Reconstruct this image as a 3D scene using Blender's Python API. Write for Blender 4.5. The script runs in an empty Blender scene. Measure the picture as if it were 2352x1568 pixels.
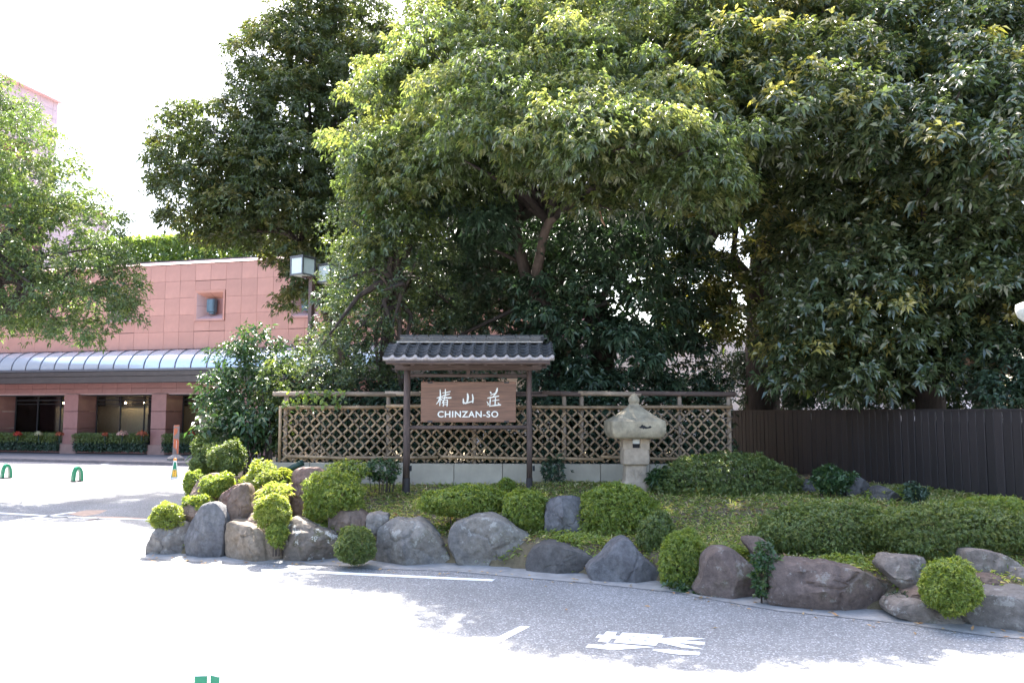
import bpy, math, random
import numpy as np
from mathutils import Vector, Matrix

# ------------------------------------------------------------------ camera, sky, sun, exposure
SC = bpy.context.scene
C = SC.collection
R = math.radians
CAM_H, PITCH, FOC = 2.1, math.atan(71 / 800), 1837.5          # FOC: focal length in units of a 2352 wide picture
cam = bpy.data.cameras.new('camera'); cam.sensor_width = 36.0; cam.lens = 36.0 * 800 / 1024
cam.clip_start = 0.1; cam.clip_end = 1500
cam_o = bpy.data.objects.new('camera', cam); C.objects.link(cam_o)
cam_o.location = (0, 0, CAM_H); cam_o.rotation_euler = (R(90) + PITCH, 0, 0)
SC.camera = cam_o

SUN_EL, SUN_AZ = 56.0, -10.0                                    # azimuth from +Y towards +X
world = bpy.data.worlds.new('World'); SC.world = world; world.use_nodes = True
wn = world.node_tree; bg = wn.nodes['Background']
sky = wn.nodes.new('ShaderNodeTexSky'); sky.sky_type = 'NISHITA'; sky.sun_disc = False
sky.sun_elevation = R(SUN_EL); sky.sun_rotation = R(SUN_AZ); sky.altitude = 20
sky.air_density = 1.0; sky.dust_density = 4.0; sky.ozone_density = 1.0
wn.links.new(sky.outputs[0], bg.inputs[0]); bg.inputs[1].default_value = 0.15
sun = bpy.data.lights.new('sun', 'SUN'); sun.energy = 5.0; sun.angle = R(0.53); sun.color = (1.0, 0.95, 0.87)
sun_o = bpy.data.objects.new('sun', sun); C.objects.link(sun_o)
TS = Vector((math.sin(R(SUN_AZ)) * math.cos(R(SUN_EL)), math.cos(R(SUN_AZ)) * math.cos(R(SUN_EL)), math.sin(R(SUN_EL))))
sun_o.rotation_euler = TS.to_track_quat('Z', 'Y').to_euler(); sun_o.location = (0, 0, 40)
SC.view_settings.view_transform = 'Standard'; SC.view_settings.look = 'None'
SC.view_settings.gamma = 1.0; SC.view_settings.use_curve_mapping = False
SC.view_settings.exposure = 2.5
SC.cycles.max_bounces = 7; SC.cycles.diffuse_bounces = 4; SC.cycles.glossy_bounces = 3
SC.cycles.transmission_bounces = 5; SC.cycles.transparent_max_bounces = 6
SC.cycles.caustics_reflective = False; SC.cycles.caustics_refractive = False
SC.cycles.sample_clamp_indirect = 6.0

rnd = random.Random(7)
rng = np.random.default_rng(11)
CP, SP = math.cos(PITCH), math.sin(PITCH)

def ray(u, v):
    dx = (u - 1176) / FOC; dy = (784 - v) / FOC
    return dx, CP - dy * SP, SP + dy * CP
def P(u, v, Y):                                                # the world point seen at (u, v) at distance Y
    a, b, c = ray(u, v); t = Y / b
    return Vector((a * t, Y, CAM_H + c * t))
def G(u, v, z=0.0):                                            # the point of the level z seen at (u, v)
    a, b, c = ray(u, v); t = (z - CAM_H) / c
    return Vector((a * t, b * t, z))
def S(n, Y): return n * Y / FOC

# ------------------------------------------------------------------ helpers
def tag(o, label=None, cat=None, group=None, kind=None):
    if label: o['label'] = label
    if cat: o['category'] = cat
    if group: o['group'] = group
    if kind: o['kind'] = kind
    return o
def empty(name, loc, label, cat, group=None, rz=0):
    o = bpy.data.objects.new(name, None); C.objects.link(o); o.location = loc; o.rotation_euler.z = rz
    o.empty_display_size = 0.2
    return tag(o, label, cat, group)
def link(name, me, parent=None, loc=(0, 0, 0), rot=(0, 0, 0)):
    o = bpy.data.objects.new(name, me); C.objects.link(o)
    o.location = loc; o.rotation_euler = rot
    if parent: o.parent = parent
    return o
def copy_tree(o, parent=None):
    c = o.copy(); C.objects.link(c); c.parent = parent
    for ch in list(o.children): copy_tree(ch, c)
    return c

class MB:
    def __init__(s): s.v = []; s.f = []; s.m = []
    def add(s, vs, fs, mi=0):
        k = len(s.v); s.v += [tuple(p) for p in vs]; s.f += [tuple(i + k for i in f) for f in fs]; s.m += [mi] * len(fs); return s
    def box(s, c, d, rz=0.0, mi=0, bev=0.0):
        hx, hy, hz = d[0] / 2, d[1] / 2, d[2] / 2
        cs, sn = math.cos(rz), math.sin(rz)
        def T(x, y, z): return (c[0] + x * cs - y * sn, c[1] + x * sn + y * cs, c[2] + z)
        if bev <= 0:
            vs = [T(x, y, z) for z in (-hz, hz) for x, y in ((-hx, -hy), (hx, -hy), (hx, hy), (-hx, hy))]
            return s.add(vs, [(3, 2, 1, 0), (4, 5, 6, 7), (0, 1, 5, 4), (1, 2, 6, 5), (2, 3, 7, 6), (3, 0, 4, 7)], mi)
        b = bev; vs = []
        for z, i in ((-hz, b), (-hz + b, 0), (hz - b, 0), (hz, b)):
            a1, a2 = hx - i, hy - i
            q = b if i == 0 else b * .6
            vs += [T(x, y, z) for x, y in ((-a1 + q, -a2), (a1 - q, -a2), (a1, -a2 + q), (a1, a2 - q), (a1 - q, a2), (-a1 + q, a2), (-a1, a2 - q), (-a1, -a2 + q))]
        fs = [tuple(range(7, -1, -1)), tuple(range(24, 32))]
        for k in range(3):
            for j in range(8):
                fs.append((k * 8 + j, k * 8 + (j + 1) % 8, k * 8 + 8 + (j + 1) % 8, k * 8 + 8 + j))
        return s.add(vs, fs, mi)
    def tube(s, pts, rad, n=8, mi=0, cap=True):
        pts = [Vector(p) for p in pts]
        if not hasattr(rad, '__len__'): rad = [rad] * len(pts)
        ref = None; vs = []
        for i, p in enumerate(pts):
            d = (pts[min(i + 1, len(pts) - 1)] - pts[max(i - 1, 0)]).normalized()
            if ref is None: ref = d.orthogonal().normalized()
            ref = (ref - d * ref.dot(d)).normalized(); o = d.cross(ref)
            for j in range(n):
                a = 2 * math.pi * j / n
                vs.append(p + (ref * math.cos(a) + o * math.sin(a)) * rad[i])
        fs = []
        for i in range(len(pts) - 1):
            for j in range(n):
                fs.append((i * n + j, i * n + (j + 1) % n, (i + 1) * n + (j + 1) % n, (i + 1) * n + j))
        if cap:
            fs.append(tuple(range(n - 1, -1, -1))); L = (len(pts) - 1) * n; fs.append(tuple(range(L, L + n)))
        return s.add(vs, fs, mi)
    def loft(s, rings, n=32, mi=0, rz=0.0, c=(0, 0)):              # rings: (z, half width, exponent); superellipse sections
        vs = []; fs = []
        for z, w, e in rings:
            for j in range(n):
                a = 2 * math.pi * j / n
                ca, sa = math.cos(a), math.sin(a)
                r = w / (abs(ca) ** e + abs(sa) ** e) ** (1 / e)
                x, y = r * ca, r * sa
                vs.append((c[0] + x * math.cos(rz) - y * math.sin(rz), c[1] + x * math.sin(rz) + y * math.cos(rz), z))
        for i in range(len(rings) - 1):
            for j in range(n):
                fs.append((i * n + j, i * n + (j + 1) % n, (i + 1) * n + (j + 1) % n, (i + 1) * n + j))
        fs.append(tuple(range(n - 1, -1, -1))); L = (len(rings) - 1) * n; fs.append(tuple(range(L, L + n)))
        return s.add(vs, fs, mi)
    def prism(s, poly, a, b, fn, mi=0):                           # poly (x, y) swept from a to b; fn(x, y, w) -> point
        n = len(poly)
        vs = [fn(x, y, a) for x, y in poly] + [fn(x, y, b) for x, y in poly]
        fs = [tuple(range(n - 1, -1, -1)), tuple(range(n, 2 * n))] + [(i, (i + 1) % n, n + (i + 1) % n, n + i) for i in range(n)]
        return s.add(vs, fs, mi)
    def mesh(s, name, mats, smooth=False):
        me = bpy.data.meshes.new(name); me.from_pydata(s.v, [], s.f)
        for m in (mats if isinstance(mats, (list, tuple)) else [mats]): me.materials.append(m)
        if any(s.m): me.polygons.foreach_set('material_index', s.m)
        if smooth: me.polygons.foreach_set('use_smooth', [True] * len(s.f))
        me.validate(); me.update(); return me
    def build(s, name, mats, parent=None, loc=(0, 0, 0), rot=(0, 0, 0), smooth=False):
        return link(name, s.mesh(name, mats, smooth), parent, loc, rot)

# ------------------------------------------------------------------ materials
def newmat(name):
    m = bpy.data.materials.new(name); m.use_nodes = True
    nt = m.node_tree; b = nt.nodes['Principled BSDF']
    return m, nt, b
def lk(nt, a, b): nt.links.new(a, b)
def noise(nt, scale, detail=4, rough=.6, coord='Object', vec=None, stretch=None):
    tc = nt.nodes.new('ShaderNodeTexCoord'); n = nt.nodes.new('ShaderNodeTexNoise')
    n.inputs['Scale'].default_value = scale; n.inputs['Detail'].default_value = detail; n.inputs['Roughness'].default_value = rough
    src = tc.outputs[coord]
    if stretch:
        mp = nt.nodes.new('ShaderNodeMapping'); mp.inputs['Scale'].default_value = stretch; lk(nt, src, mp.inputs[0]); src = mp.outputs[0]
    lk(nt, src, n.inputs['Vector']); return n
def ramp(nt, src, stops):
    r = nt.nodes.new('ShaderNodeValToRGB'); el = r.color_ramp.elements
    while len(el) < len(stops): el.new(.5)
    for e, (p, c) in zip(el, stops): e.position = p; e.color = (*c, 1)
    lk(nt, src, r.inputs[0]); return r
def mixc(nt, fac, a, b, mode='MIX'):
    m = nt.nodes.new('ShaderNodeMix'); m.data_type = 'RGBA'; m.blend_type = mode
    for k, val in ((0, fac), (6, a), (7, b)):
        if hasattr(val, 'links'): lk(nt, val, m.inputs[k])
        elif k == 0: m.inputs[0].default_value = val
        else: m.inputs[k].default_value = (*val, 1)
    return m.outputs[2]
def bump(nt, b, h, strength=.4, dist=.02):
    n = nt.nodes.new('ShaderNodeBump'); n.inputs['Strength'].default_value = strength; n.inputs['Distance'].default_value = dist
    lk(nt, h, n.inputs['Height']); lk(nt, n.outputs[0], b.inputs['Normal'])
def simple(name, col, rough=.6, var=.25, scale=8, metal=0.0, bmp=0.0, bscale=40, stretch=None, coord='Object', objvar=0.0, spec=.5):
    m, nt, b = newmat(name)
    n = noise(nt, scale, 5, .6, coord, stretch=stretch)
    d = tuple(c * (1 - var) for c in col); l = tuple(min(1, c * (1 + var)) for c in col)
    out = ramp(nt, n.outputs[0], [(.3, d), (.7, l)]).outputs[0]
    if objvar:
        oi = nt.nodes.new('ShaderNodeObjectInfo')
        r2 = ramp(nt, oi.outputs['Random'], [(0, (1 - objvar,) * 3), (1, (1 + objvar,) * 3)])
        out = mixc(nt, 1.0, out, r2.outputs[0], 'MULTIPLY')
    lk(nt, out, b.inputs['Base Color'])
    b.inputs['Roughness'].default_value = rough; b.inputs['Metallic'].default_value = metal
    b.inputs['Specular IOR Level'].default_value = spec
    if bmp: bump(nt, b, noise(nt, bscale, 6, .7, coord, stretch=stretch).outputs[0], bmp)
    return m
def leafmat(name, a, bcol, young, rough=.4, transl=.3, spec=.5, tcol=None):
    m, nt, b = newmat(name)
    ge = nt.nodes.new('ShaderNodeNewGeometry'); at = nt.nodes.new('ShaderNodeAttribute'); at.attribute_name = 'young'
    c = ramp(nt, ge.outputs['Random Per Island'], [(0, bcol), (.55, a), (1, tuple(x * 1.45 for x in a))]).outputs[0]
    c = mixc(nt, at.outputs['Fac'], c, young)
    lk(nt, c, b.inputs['Base Color']); b.inputs['Roughness'].default_value = rough
    b.inputs['Specular IOR Level'].default_value = spec
    tr = nt.nodes.new('ShaderNodeBsdfTranslucent')
    t2 = mixc(nt, 1.0, c, tcol or (2.5, 2.5, 1.0), 'MULTIPLY'); lk(nt, t2, tr.inputs[0])
    mx = nt.nodes.new('ShaderNodeMixShader'); mx.inputs[0].default_value = transl
    lk(nt, b.outputs[0], mx.inputs[1]); lk(nt, tr.outputs[0], mx.inputs[2])
    lk(nt, mx.outputs[0], nt.nodes['Material Output'].inputs[0])
    return m
def rockmat(name, a, b_, c_, lichen=0.0, moss=0.0, streak=(1, 1, 1), scale=2.2):
    m, nt, b = newmat(name)
    n1 = noise(nt, scale, 8, .62, 'Object', stretch=streak); n2 = noise(nt, scale * 7, 6, .7)
    c = ramp(nt, n1.outputs[0], [(.3, a), (.52, b_), (.72, c_)]).outputs[0]
    c = mixc(nt, .75, c, ramp(nt, n2.outputs[0], [(.32, (.42,) * 3), (.7, (1.1,) * 3)]).outputs[0], 'MULTIPLY')
    if moss: c = mixc(nt, ramp(nt, noise(nt, 2.6, 6, .7).outputs[0], [(.52, (0,) * 3), (.62, (moss,) * 3)]).outputs[0], c, (.06, .065, .02))
    if lichen: c = mixc(nt, ramp(nt, noise(nt, 5.5, 7, .75).outputs[0], [(.56, (0,) * 3), (.6, (lichen,) * 3)]).outputs[0], c, (.5, .5, .47))
    lk(nt, c, b.inputs['Base Color']); b.inputs['Roughness'].default_value = .8; b.inputs['Specular IOR Level'].default_value = .3
    vo = noise(nt, 26, 9, .72)
    ad = nt.nodes.new('ShaderNodeMath'); ad.operation = 'ADD'
    lk(nt, noise(nt, 6, 8, .65, stretch=streak).outputs[0], ad.inputs[0]); lk(nt, vo.outputs[0], ad.inputs[1])
    bump(nt, b, ad.outputs[0], .55, .03)
    return m

M = {}
def asphalt():
    m, nt, b = newmat('asphalt')
    tc = nt.nodes.new('ShaderNodeTexCoord')
    vo = nt.nodes.new('ShaderNodeTexVoronoi'); vo.inputs['Scale'].default_value = 75; lk(nt, tc.outputs['Object'], vo.inputs['Vector'])
    sp = nt.nodes.new('ShaderNodeSeparateColor'); lk(nt, vo.outputs['Color'], sp.inputs[0])
    grit = ramp(nt, sp.outputs[0], [(0, (.15, .152, .156)), (.55, (.19, .193, .198)), (.85, (.25, .253, .26)), (1, (.45, .45, .46))]).outputs[0]
    big = ramp(nt, noise(nt, .6, 6, .6).outputs[0], [(.3, (.8,) * 3), (.7, (1.15,) * 3)]).outputs[0]
    lk(nt, mixc(nt, 1.0, grit, big, 'MULTIPLY'), b.inputs['Base Color'])
    b.inputs['Roughness'].default_value = .85; b.inputs['Specular IOR Level'].default_value = .3
    bump(nt, b, sp.outputs[1], .5, .006)
    return m
M['asphalt'] = asphalt()
M['apron'] = simple('sandy_concrete', (.26, .255, .25), .9, .2, 6, bmp=.3, bscale=60)
M['paint'] = simple('road_paint', (.78, .8, .8), .6, .06, 20)
M['orange_paint'] = simple('worn_orange_paint', (.36, .25, .19), .7, .25, 6)
M['soil'] = simple('soil', (.14, .11, .065), .95, .45, 9, bmp=.8, bscale=30)
M['kerb'] = simple('kerb_stone', (.2, .17, .17), .8, .15, 3)
M['granite'] = simple('pink_granite', (.57, .285, .22), .5, .09, 1.3, objvar=.07)
M['granite_lo'] = simple('polished_red_granite', (.34, .165, .15), .35, .1, 3, objvar=.06)
M['granite_base'] = simple('rough_pink_granite', (.36, .22, .19), .7, .1, 5)
M['granite_hi'] = simple('pale_granite_and_lit_reveal', (.58, .38, .36), .5, .05, 2, objvar=.04)
M['joint'] = simple('dark_joint', (.12, .05, .045), .9, .1)
M['fascia'] = simple('bronze_fascia', (.085, .07, .065), .45, .12, 3, metal=.3)
M['rib'] = simple('rib_metal', (.16, .16, .18), .4, .1, metal=.6)
def canopyglass():
    m, nt, b = newmat('canopy_glass'); b.inputs['Base Color'].default_value = (.62, .68, .73, 1)
    b.inputs['Roughness'].default_value = .14; b.inputs['Metallic'].default_value = .45
    return m
M['canopy'] = canopyglass()
def paneglass(name, tint, gl=.25):
    m, nt, b = newmat(name)
    tr = nt.nodes.new('ShaderNodeBsdfTransparent'); tr.inputs[0].default_value = (*tint, 1)
    g = nt.nodes.new('ShaderNodeBsdfGlossy'); g.inputs['Roughness'].default_value = .02
    fr = nt.nodes.new('ShaderNodeFresnel'); fr.inputs[0].default_value = 1.45
    mx = nt.nodes.new('ShaderNodeMixShader'); lk(nt, fr.outputs[0], mx.inputs[0])
    lk(nt, tr.outputs[0], mx.inputs[1]); lk(nt, g.outputs[0], mx.inputs[2]); lk(nt, mx.outputs[0], nt.nodes['Material Output'].inputs[0])
    return m
M['glass'] = paneglass('tinted_glass', (.8, .82, .8))
M['room'] = simple('interior_plaster', (.6, .54, .45), .9, .1)
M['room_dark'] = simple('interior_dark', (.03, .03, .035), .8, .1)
def emit(name, col, st):
    m = bpy.data.materials.new(name); m.use_nodes = True; nt = m.node_tree
    e = nt.nodes.new('ShaderNodeEmission'); e.inputs[0].default_value = (*col, 1); e.inputs[1].default_value = st
    lk(nt, e.outputs[0], nt.nodes['Material Output'].inputs[0]); return m
M['bulb'] = emit('warm_bulb', (1, .7, .35), 30)
M['frosted'] = simple('frosted_lamp_glass', (.62, .68, .66), .35, .05)
M['lampmetal'] = simple('grey_lamp_metal', (.13, .13, .14), .45, .1, metal=.4)
M['pole'] = simple('brown_pole_paint', (.11, .06, .052), .45, .1)
M['bronze'] = simple('blue_grey_metal', (.13, .19, .23), .45, .12, 3, metal=.3)
M['wood'] = simple('weathered_dark_wood', (.1, .066, .055), .75, .4, 5, bmp=.4, bscale=14, stretch=(6, 6, .6))
M['wood_x'] = simple('weathered_cross_wood', (.105, .07, .058), .75, .35, 5, bmp=.4, bscale=14, stretch=(.6, 6, 6))
M['board'] = simple('varnished_sign_board', (.19, .092, .054), .55, .38, 7, bmp=.12, bscale=12, stretch=(.35, 4, 5))
M['letter'] = simple('ivory_letter_paint', (.82, .8, .72), .5, .04)
M['tile'] = simple('dark_roof_tile', (.042, .041, .042), .5, .35, 9, objvar=.2, bmp=.15)
M['tile_lip'] = simple('pale_tile_lip', (.38, .34, .33), .7, .2, 12)
M['mortar'] = simple('ridge_mortar', (.4, .36, .32), .8, .25, 20)
M['bamboo'] = simple('tan_bamboo', (.285, .19, .11), .5, .35, 7, objvar=.28)
M['bamboo_grey'] = simple('grey_weathered_bamboo', (.3, .225, .165), .65, .3, 8, objvar=.2)
M['twine'] = simple('black_twine', (.025, .02, .018), .9, .2)
M['concrete'] = simple('pale_concrete', (.41, .35, .275), .85, .12, 4, objvar=.05, bmp=.1, bscale=60)
M['blackboard'] = simple('dark_brown_fence_paint', (.033, .025, .025), .6, .2, 3, objvar=.22, stretch=(3, 3, .4), bmp=.1)
M['stone'] = simple('weathered_lantern_stone', (.33, .29, .22), .88, .3, 7, bmp=.5, bscale=55)
M['stone_mossy'] = simple('mossy_lantern_stone', (.31, .262, .185), .9, .4, 6, bmp=.55, bscale=45)
M['stone_warm'] = simple('warm_lantern_stone', (.37, .29, .215), .88, .22, 8, bmp=.4, bscale=60)
M['black'] = simple('soft_black', (.012, .012, .014), .8, .2)
M['paper'] = simple('white_lamp_paper', (.7, .7, .68), .7, .05)
M['green'] = simple('green_plastic', (.01, .2, .1), .4, .1)
M['darkplate'] = simple('dark_base_plate', (.08, .05, .06), .7, .1)
M['white'] = simple('white_plastic', (.8, .8, .8), .4, .03)
M['orange'] = simple('orange_plastic', (.8, .25, .03), .45, .05)
M['yellow'] = simple('yellow_panel', (.85, .5, .05), .5, .05)
M['brownprint'] = simple('brown_print', (.25, .07, .02), .6, .05)
M['totem'] = simple('grey_totem', (.25, .2, .19), .6, .12)
M['totem_orange'] = simple('orange_totem_print', (.6, .16, .07), .55, .12)
M['greenlamp'] = simple('dark_green_metal', (.02, .05, .035), .5, .1)
M['bark'] = simple('dark_bark', (.055, .04, .033), .9, .4, 6, bmp=.9, bscale=14, stretch=(2, 2, .5))
M['bark_pale'] = simple('pale_bark', (.095, .068, .054), .85, .3, 8, bmp=.4, bscale=20)
M['cutwood'] = simple('sawn_wood', (.42, .25, .17), .85, .25, 9)
M['palewall'] = simple('pale_wall', (.7, .62, .62), .7, .05, 3, objvar=.03)
M['dry'] = leafmat('dry_leaf', (.32, .16, .07), (.2, .1, .05), (.42, .3, .18), .7, .2)

# ------------------------------------------------------------------ leaves
def norm(a): return a / np.maximum(np.linalg.norm(a, axis=1, keepdims=True), 1e-9)
def leaves(name, Pn, D, N, L, W, mat, parent=None, droop=.25, young=None, fine=False, kind=None):
    """each leaf is folded along its midrib; fine leaves have six corners and a bent midrib"""
    n = len(Pn); D = norm(D); Sd = norm(np.cross(D, N)); N = norm(np.cross(Sd, D))
    L = np.broadcast_to(np.asarray(L, float), (n,))[:, None]; W = np.broadcast_to(np.asarray(W, float), (n,))[:, None]
    dz = np.zeros((n, 3)); dz[:, 2] = -1
    if not fine:
        k = 4
        V = np.stack([Pn, Pn + D * L * .45 + Sd * W * .5 + N * W * .16, Pn + D * L + dz * L * droop, Pn + D * L * .45 - Sd * W * .5 + N * W * .16], 1)
        tri = np.array([[0, 1, 2], [0, 2, 3]])
    else:
        k = 5
        V = np.stack([Pn, Pn + D * L * .42 + Sd * W * .5 + N * W * .12 + dz * L * droop * .1, Pn + D * L + dz * L * droop,
                      Pn + D * L * .42 - Sd * W * .5 + N * W * .12 + dz * L * droop * .1, Pn + D * L * .55 + dz * L * droop * .12], 1)
        tri = np.array([[0, 1, 4], [1, 2, 4], [2, 3, 4], [3, 0, 4]])
    nt_ = len(tri)
    idx = (np.arange(n)[:, None, None] * k + tri[None]).reshape(-1)
    me = bpy.data.meshes.new(name); me.vertices.add(n * k); me.loops.add(n * nt_ * 3); me.polygons.add(n * nt_)
    me.vertices.foreach_set('co', V.reshape(-1).astype(np.float32))
    me.polygons.foreach_set('loop_start', np.arange(n * nt_, dtype=np.int32) * 3)
    me.loops.foreach_set('vertex_index', idx.astype(np.int32))
    me.update(calc_edges=True)
    at = me.attributes.new('young', 'FLOAT', 'POINT')
    y = np.zeros(n) if young is None else np.asarray(young, float)
    at.data.foreach_set('value', np.repeat(y, k).astype(np.float32))
    me.materials.append(mat)
    o = link(name, me, parent)
    if kind: o['kind'] = kind
    return o
def rdirs(n):
    a = rng.normal(size=(n, 3)); return norm(a)

SHX, SHY = TS.x / TS.z, TS.y / TS.z
def shadow_xy(c): return c[0] - c[2] * SHX, c[1] - c[2] * SHY
EDGE = [G(*p) for p in ((655, 1312), (720, 1340), (850, 1347), (980, 1350), (1060, 1400), (1100, 1440), (1160, 1462), (1350, 1484), (1550, 1508), (1900, 1516), (2010, 1494), (2200, 1482), (2352, 1496), (2500, 1500))]
EX = [p.x for p in EDGE]; EY = [p.y for p in EDGE]
def keep_shade(c, r):                                            # a tree only grows where the photograph's shade lies
    x, y = shadow_xy(c)
    if x < EX[0] + r * .7 and y < 14.0: return False
    return y > np.interp(x, EX, EY) + r * .35

def to_ell(e):
    u, v, Y, ru, rv, ry = e
    c = P(u, v, Y); return np.array(c), np.array((S(ru, Y), ry, S(rv, Y)))
def make_puffs(ells, pr, keep=None, dens=1.0, inner=.35, space=.6):
    E = [to_ell(e) for e in ells]; out = []; PC = np.zeros((0, 4))
    for i, (c, r) in enumerate(E):
        area = 4 * math.pi * ((((r[0] * r[1]) ** 1.6 + (r[0] * r[2]) ** 1.6 + (r[1] * r[2]) ** 1.6) / 3) ** (1 / 1.6))
        n = int(area / (pr * pr * 1.9) * dens) + 3
        want_in = int(n * inner); want_out = n - want_in
        for k in range(n * 6):
            if want_in + want_out <= 0: break
            deep = rng.random() < inner
            if deep and want_in <= 0 or not deep and want_out <= 0: continue
            d = rdirs(1)[0]; sc = rng.uniform(.35, .8) if deep else rng.uniform(.9, 1.03)
            p = c + d * r * sc
            if not deep and any(j != i and np.sum(((p - cc) / rr) ** 2) < .6 for j, (cc, rr) in enumerate(E)): continue
            if p[1] > c[1] + r[1] * .75 and rng.random() < .5: continue
            rad = pr * rng.uniform(.65, 1.35)
            if keep and not keep(p, rad): continue
            if not deep and len(PC) and np.any(np.linalg.norm((PC[:, :3] - p) * np.array((1, 1, 1.35)), axis=1) < space * (PC[:, 3] + rad)): continue
            if deep: want_in -= 1
            else: want_out -= 1; PC = np.vstack([PC, [*p, rad]])
            out.append((p, norm(((p - c) / (r * r))[None])[0], rad))
    return out
def crown(name, puffs, mat, parent, per, L, W, droop=.3, flat=.6, rosette=7, youngp=.2, fine=False, spread=1.0, young_gain=1.0, shell=.35):
    Ps, Ds, Ns, Ls, Ys = [], [], [], [], []
    up = np.array((0, 0, 1.0))
    L0 = L
    for c, nrm, r in puffs:
        far = nrm[1] > .35
        L = L0 * (1.5 if far else 1.0); m = max(4, int(per * (.42 if far else 1.0) * (r ** 2) / rosette))
        d = rdirs(m); bias = norm((nrm * .55 + up * .75)[None])[0]
        d = norm(d + bias * .75)
        rr = rng.random(m) ** shell
        p = c + d * np.array((r, r, r * flat)) * rr[:, None]
        a = norm(d + up * .45 + rng.normal(size=(m, 3)) * .25)
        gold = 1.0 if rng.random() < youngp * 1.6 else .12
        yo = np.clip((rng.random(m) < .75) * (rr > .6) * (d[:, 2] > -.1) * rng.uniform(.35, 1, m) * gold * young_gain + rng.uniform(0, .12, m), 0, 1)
        t1 = norm(np.cross(a, rdirs(m))); t2 = np.cross(a, t1)
        for j in range(rosette):
            ph = 2 * math.pi * (j / rosette) + rng.uniform(-.4, .4, m)
            rad = t1 * np.cos(ph)[:, None] + t2 * np.sin(ph)[:, None]
            D = norm(rad * spread * .9 + a * (.15 + .75 * j / rosette + rng.uniform(-.15, .25, m))[:, None] - up * .28)
            N = norm(a + rng.normal(size=(m, 3)) * .3)
            Ps.append(p + a * ((j / rosette - .6) * L * 1.25 + rng.uniform(-.02, .02, m))[:, None]); Ds.append(D); Ns.append(N); Ls.append(L * rng.uniform(.65, 1.25, m)); Ys.append(yo * rng.uniform(.6, 1, m))
    Pn = np.concatenate(Ps); Ln = np.concatenate(Ls)
    return leaves(name, Pn, np.concatenate(Ds), np.concatenate(Ns), Ln, Ln * W / L0, mat, parent, droop, np.concatenate(Ys), fine)
def limbs_to(parent, start, puffs, mat, n=10, r0=.09, seed=1):
    rr = random.Random(seed)
    for c, nrm, r in rr.sample(puffs, min(n, len(puffs))):
        a = Vector(start[rr.randrange(len(start))]); b = Vector(c)
        mid = a.lerp(b, .5) + Vector((rr.uniform(-.3, .3), rr.uniform(-.3, .3), rr.uniform(.1, .6)))
        pts = [a, a.lerp(mid, .6) + Vector((rr.uniform(-.1, .1), 0, .1)), mid, mid.lerp(b, .55), b]
        MB().tube(pts, [r0, r0 * .8, r0 * .55, r0 * .35, r0 * .12], 6).build('limb', mat, parent, smooth=True)
def wood(parent, name, pts, rad, mat, n=9):
    q = []; rr = []
    pts = [Vector(p) for p in pts]
    for i in range(len(pts) - 1):
        for k in range(4):
            t = k / 4
            p0, p1, p2, p3 = pts[max(i - 1, 0)], pts[i], pts[i + 1], pts[min(i + 2, len(pts) - 1)]
            q.append(.5 * ((2 * p1) + (p2 - p0) * t + (2 * p0 - 5 * p1 + 4 * p2 - p3) * t * t + (3 * p1 - p0 - 3 * p2 + p3) * t ** 3))
            rr.append((rad[i] * (1 - t) + rad[i + 1] * t) * rnd.uniform(.94, 1.06))
    q.append(pts[-1]); rr.append(rad[-1])
    return MB().tube(q, rr, n).build(name, mat, parent, smooth=True)

LM = {
 'main': leafmat('glossy_oak_leaf', (.09, .122, .05), (.045, .068, .03), (.27, .265, .11), .26, .42, .85, (2.2, 2.3, 1.15)),
 'left': leafmat('olive_oak_leaf', (.062, .085, .03), (.033, .05, .02), (.2, .175, .07), .38, .34, .6, (2.0, 2.1, 1.0)),
 'gold': leafmat('bronze_tipped_oak_leaf', (.068, .094, .042), (.036, .056, .03), (.36, .31, .11), .24, .32, .8, (2.0, 2.1, .9)),
 'right': leafmat('large_glossy_leaf', (.055, .085, .045), (.028, .048, .03), (.4, .34, .1), .14, .24, .9, (1.9, 2.1, .9)),
 'camphor': leafmat('camphor_leaf', (.075, .115, .042), (.04, .07, .028), (.18, .2, .07), .32, .36, .6, (2.0, 2.1, 1.0)),
 'holly': leafmat('holly_leaf', (.065, .095, .045), (.038, .058, .03), (.16, .19, .06), .28, .25, .6),
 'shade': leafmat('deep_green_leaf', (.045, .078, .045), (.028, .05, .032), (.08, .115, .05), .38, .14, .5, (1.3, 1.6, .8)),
 'azalea': leafmat('azalea_leaf', (.15, .2, .045), (.085, .125, .03), (.3, .32, .07), .42, .35),
 'azalea_dark': leafmat('dark_azalea_leaf', (.105, .145, .045), (.06, .088, .03), (.21, .23, .07), .4, .28),
 'yellow': leafmat('yellow_green_leaf', (.17, .21, .045), (.1, .14, .03), (.3, .31, .1), .42, .35),
 'camellia': leafmat('camellia_leaf', (.042, .085, .032), (.024, .05, .022), (.1, .14, .04), .28, .22, .5, (1.6, 1.8, .8)),
 'grass': leafmat('bamboo_grass_leaf', (.2, .25, .07), (.12, .17, .045), (.55, .47, .3), .5, .35),
 'roof': leafmat('roof_hedge_leaf', (.13, .19, .06), (.07, .115, .04), (.24, .28, .1), .42, .45),
}

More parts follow.
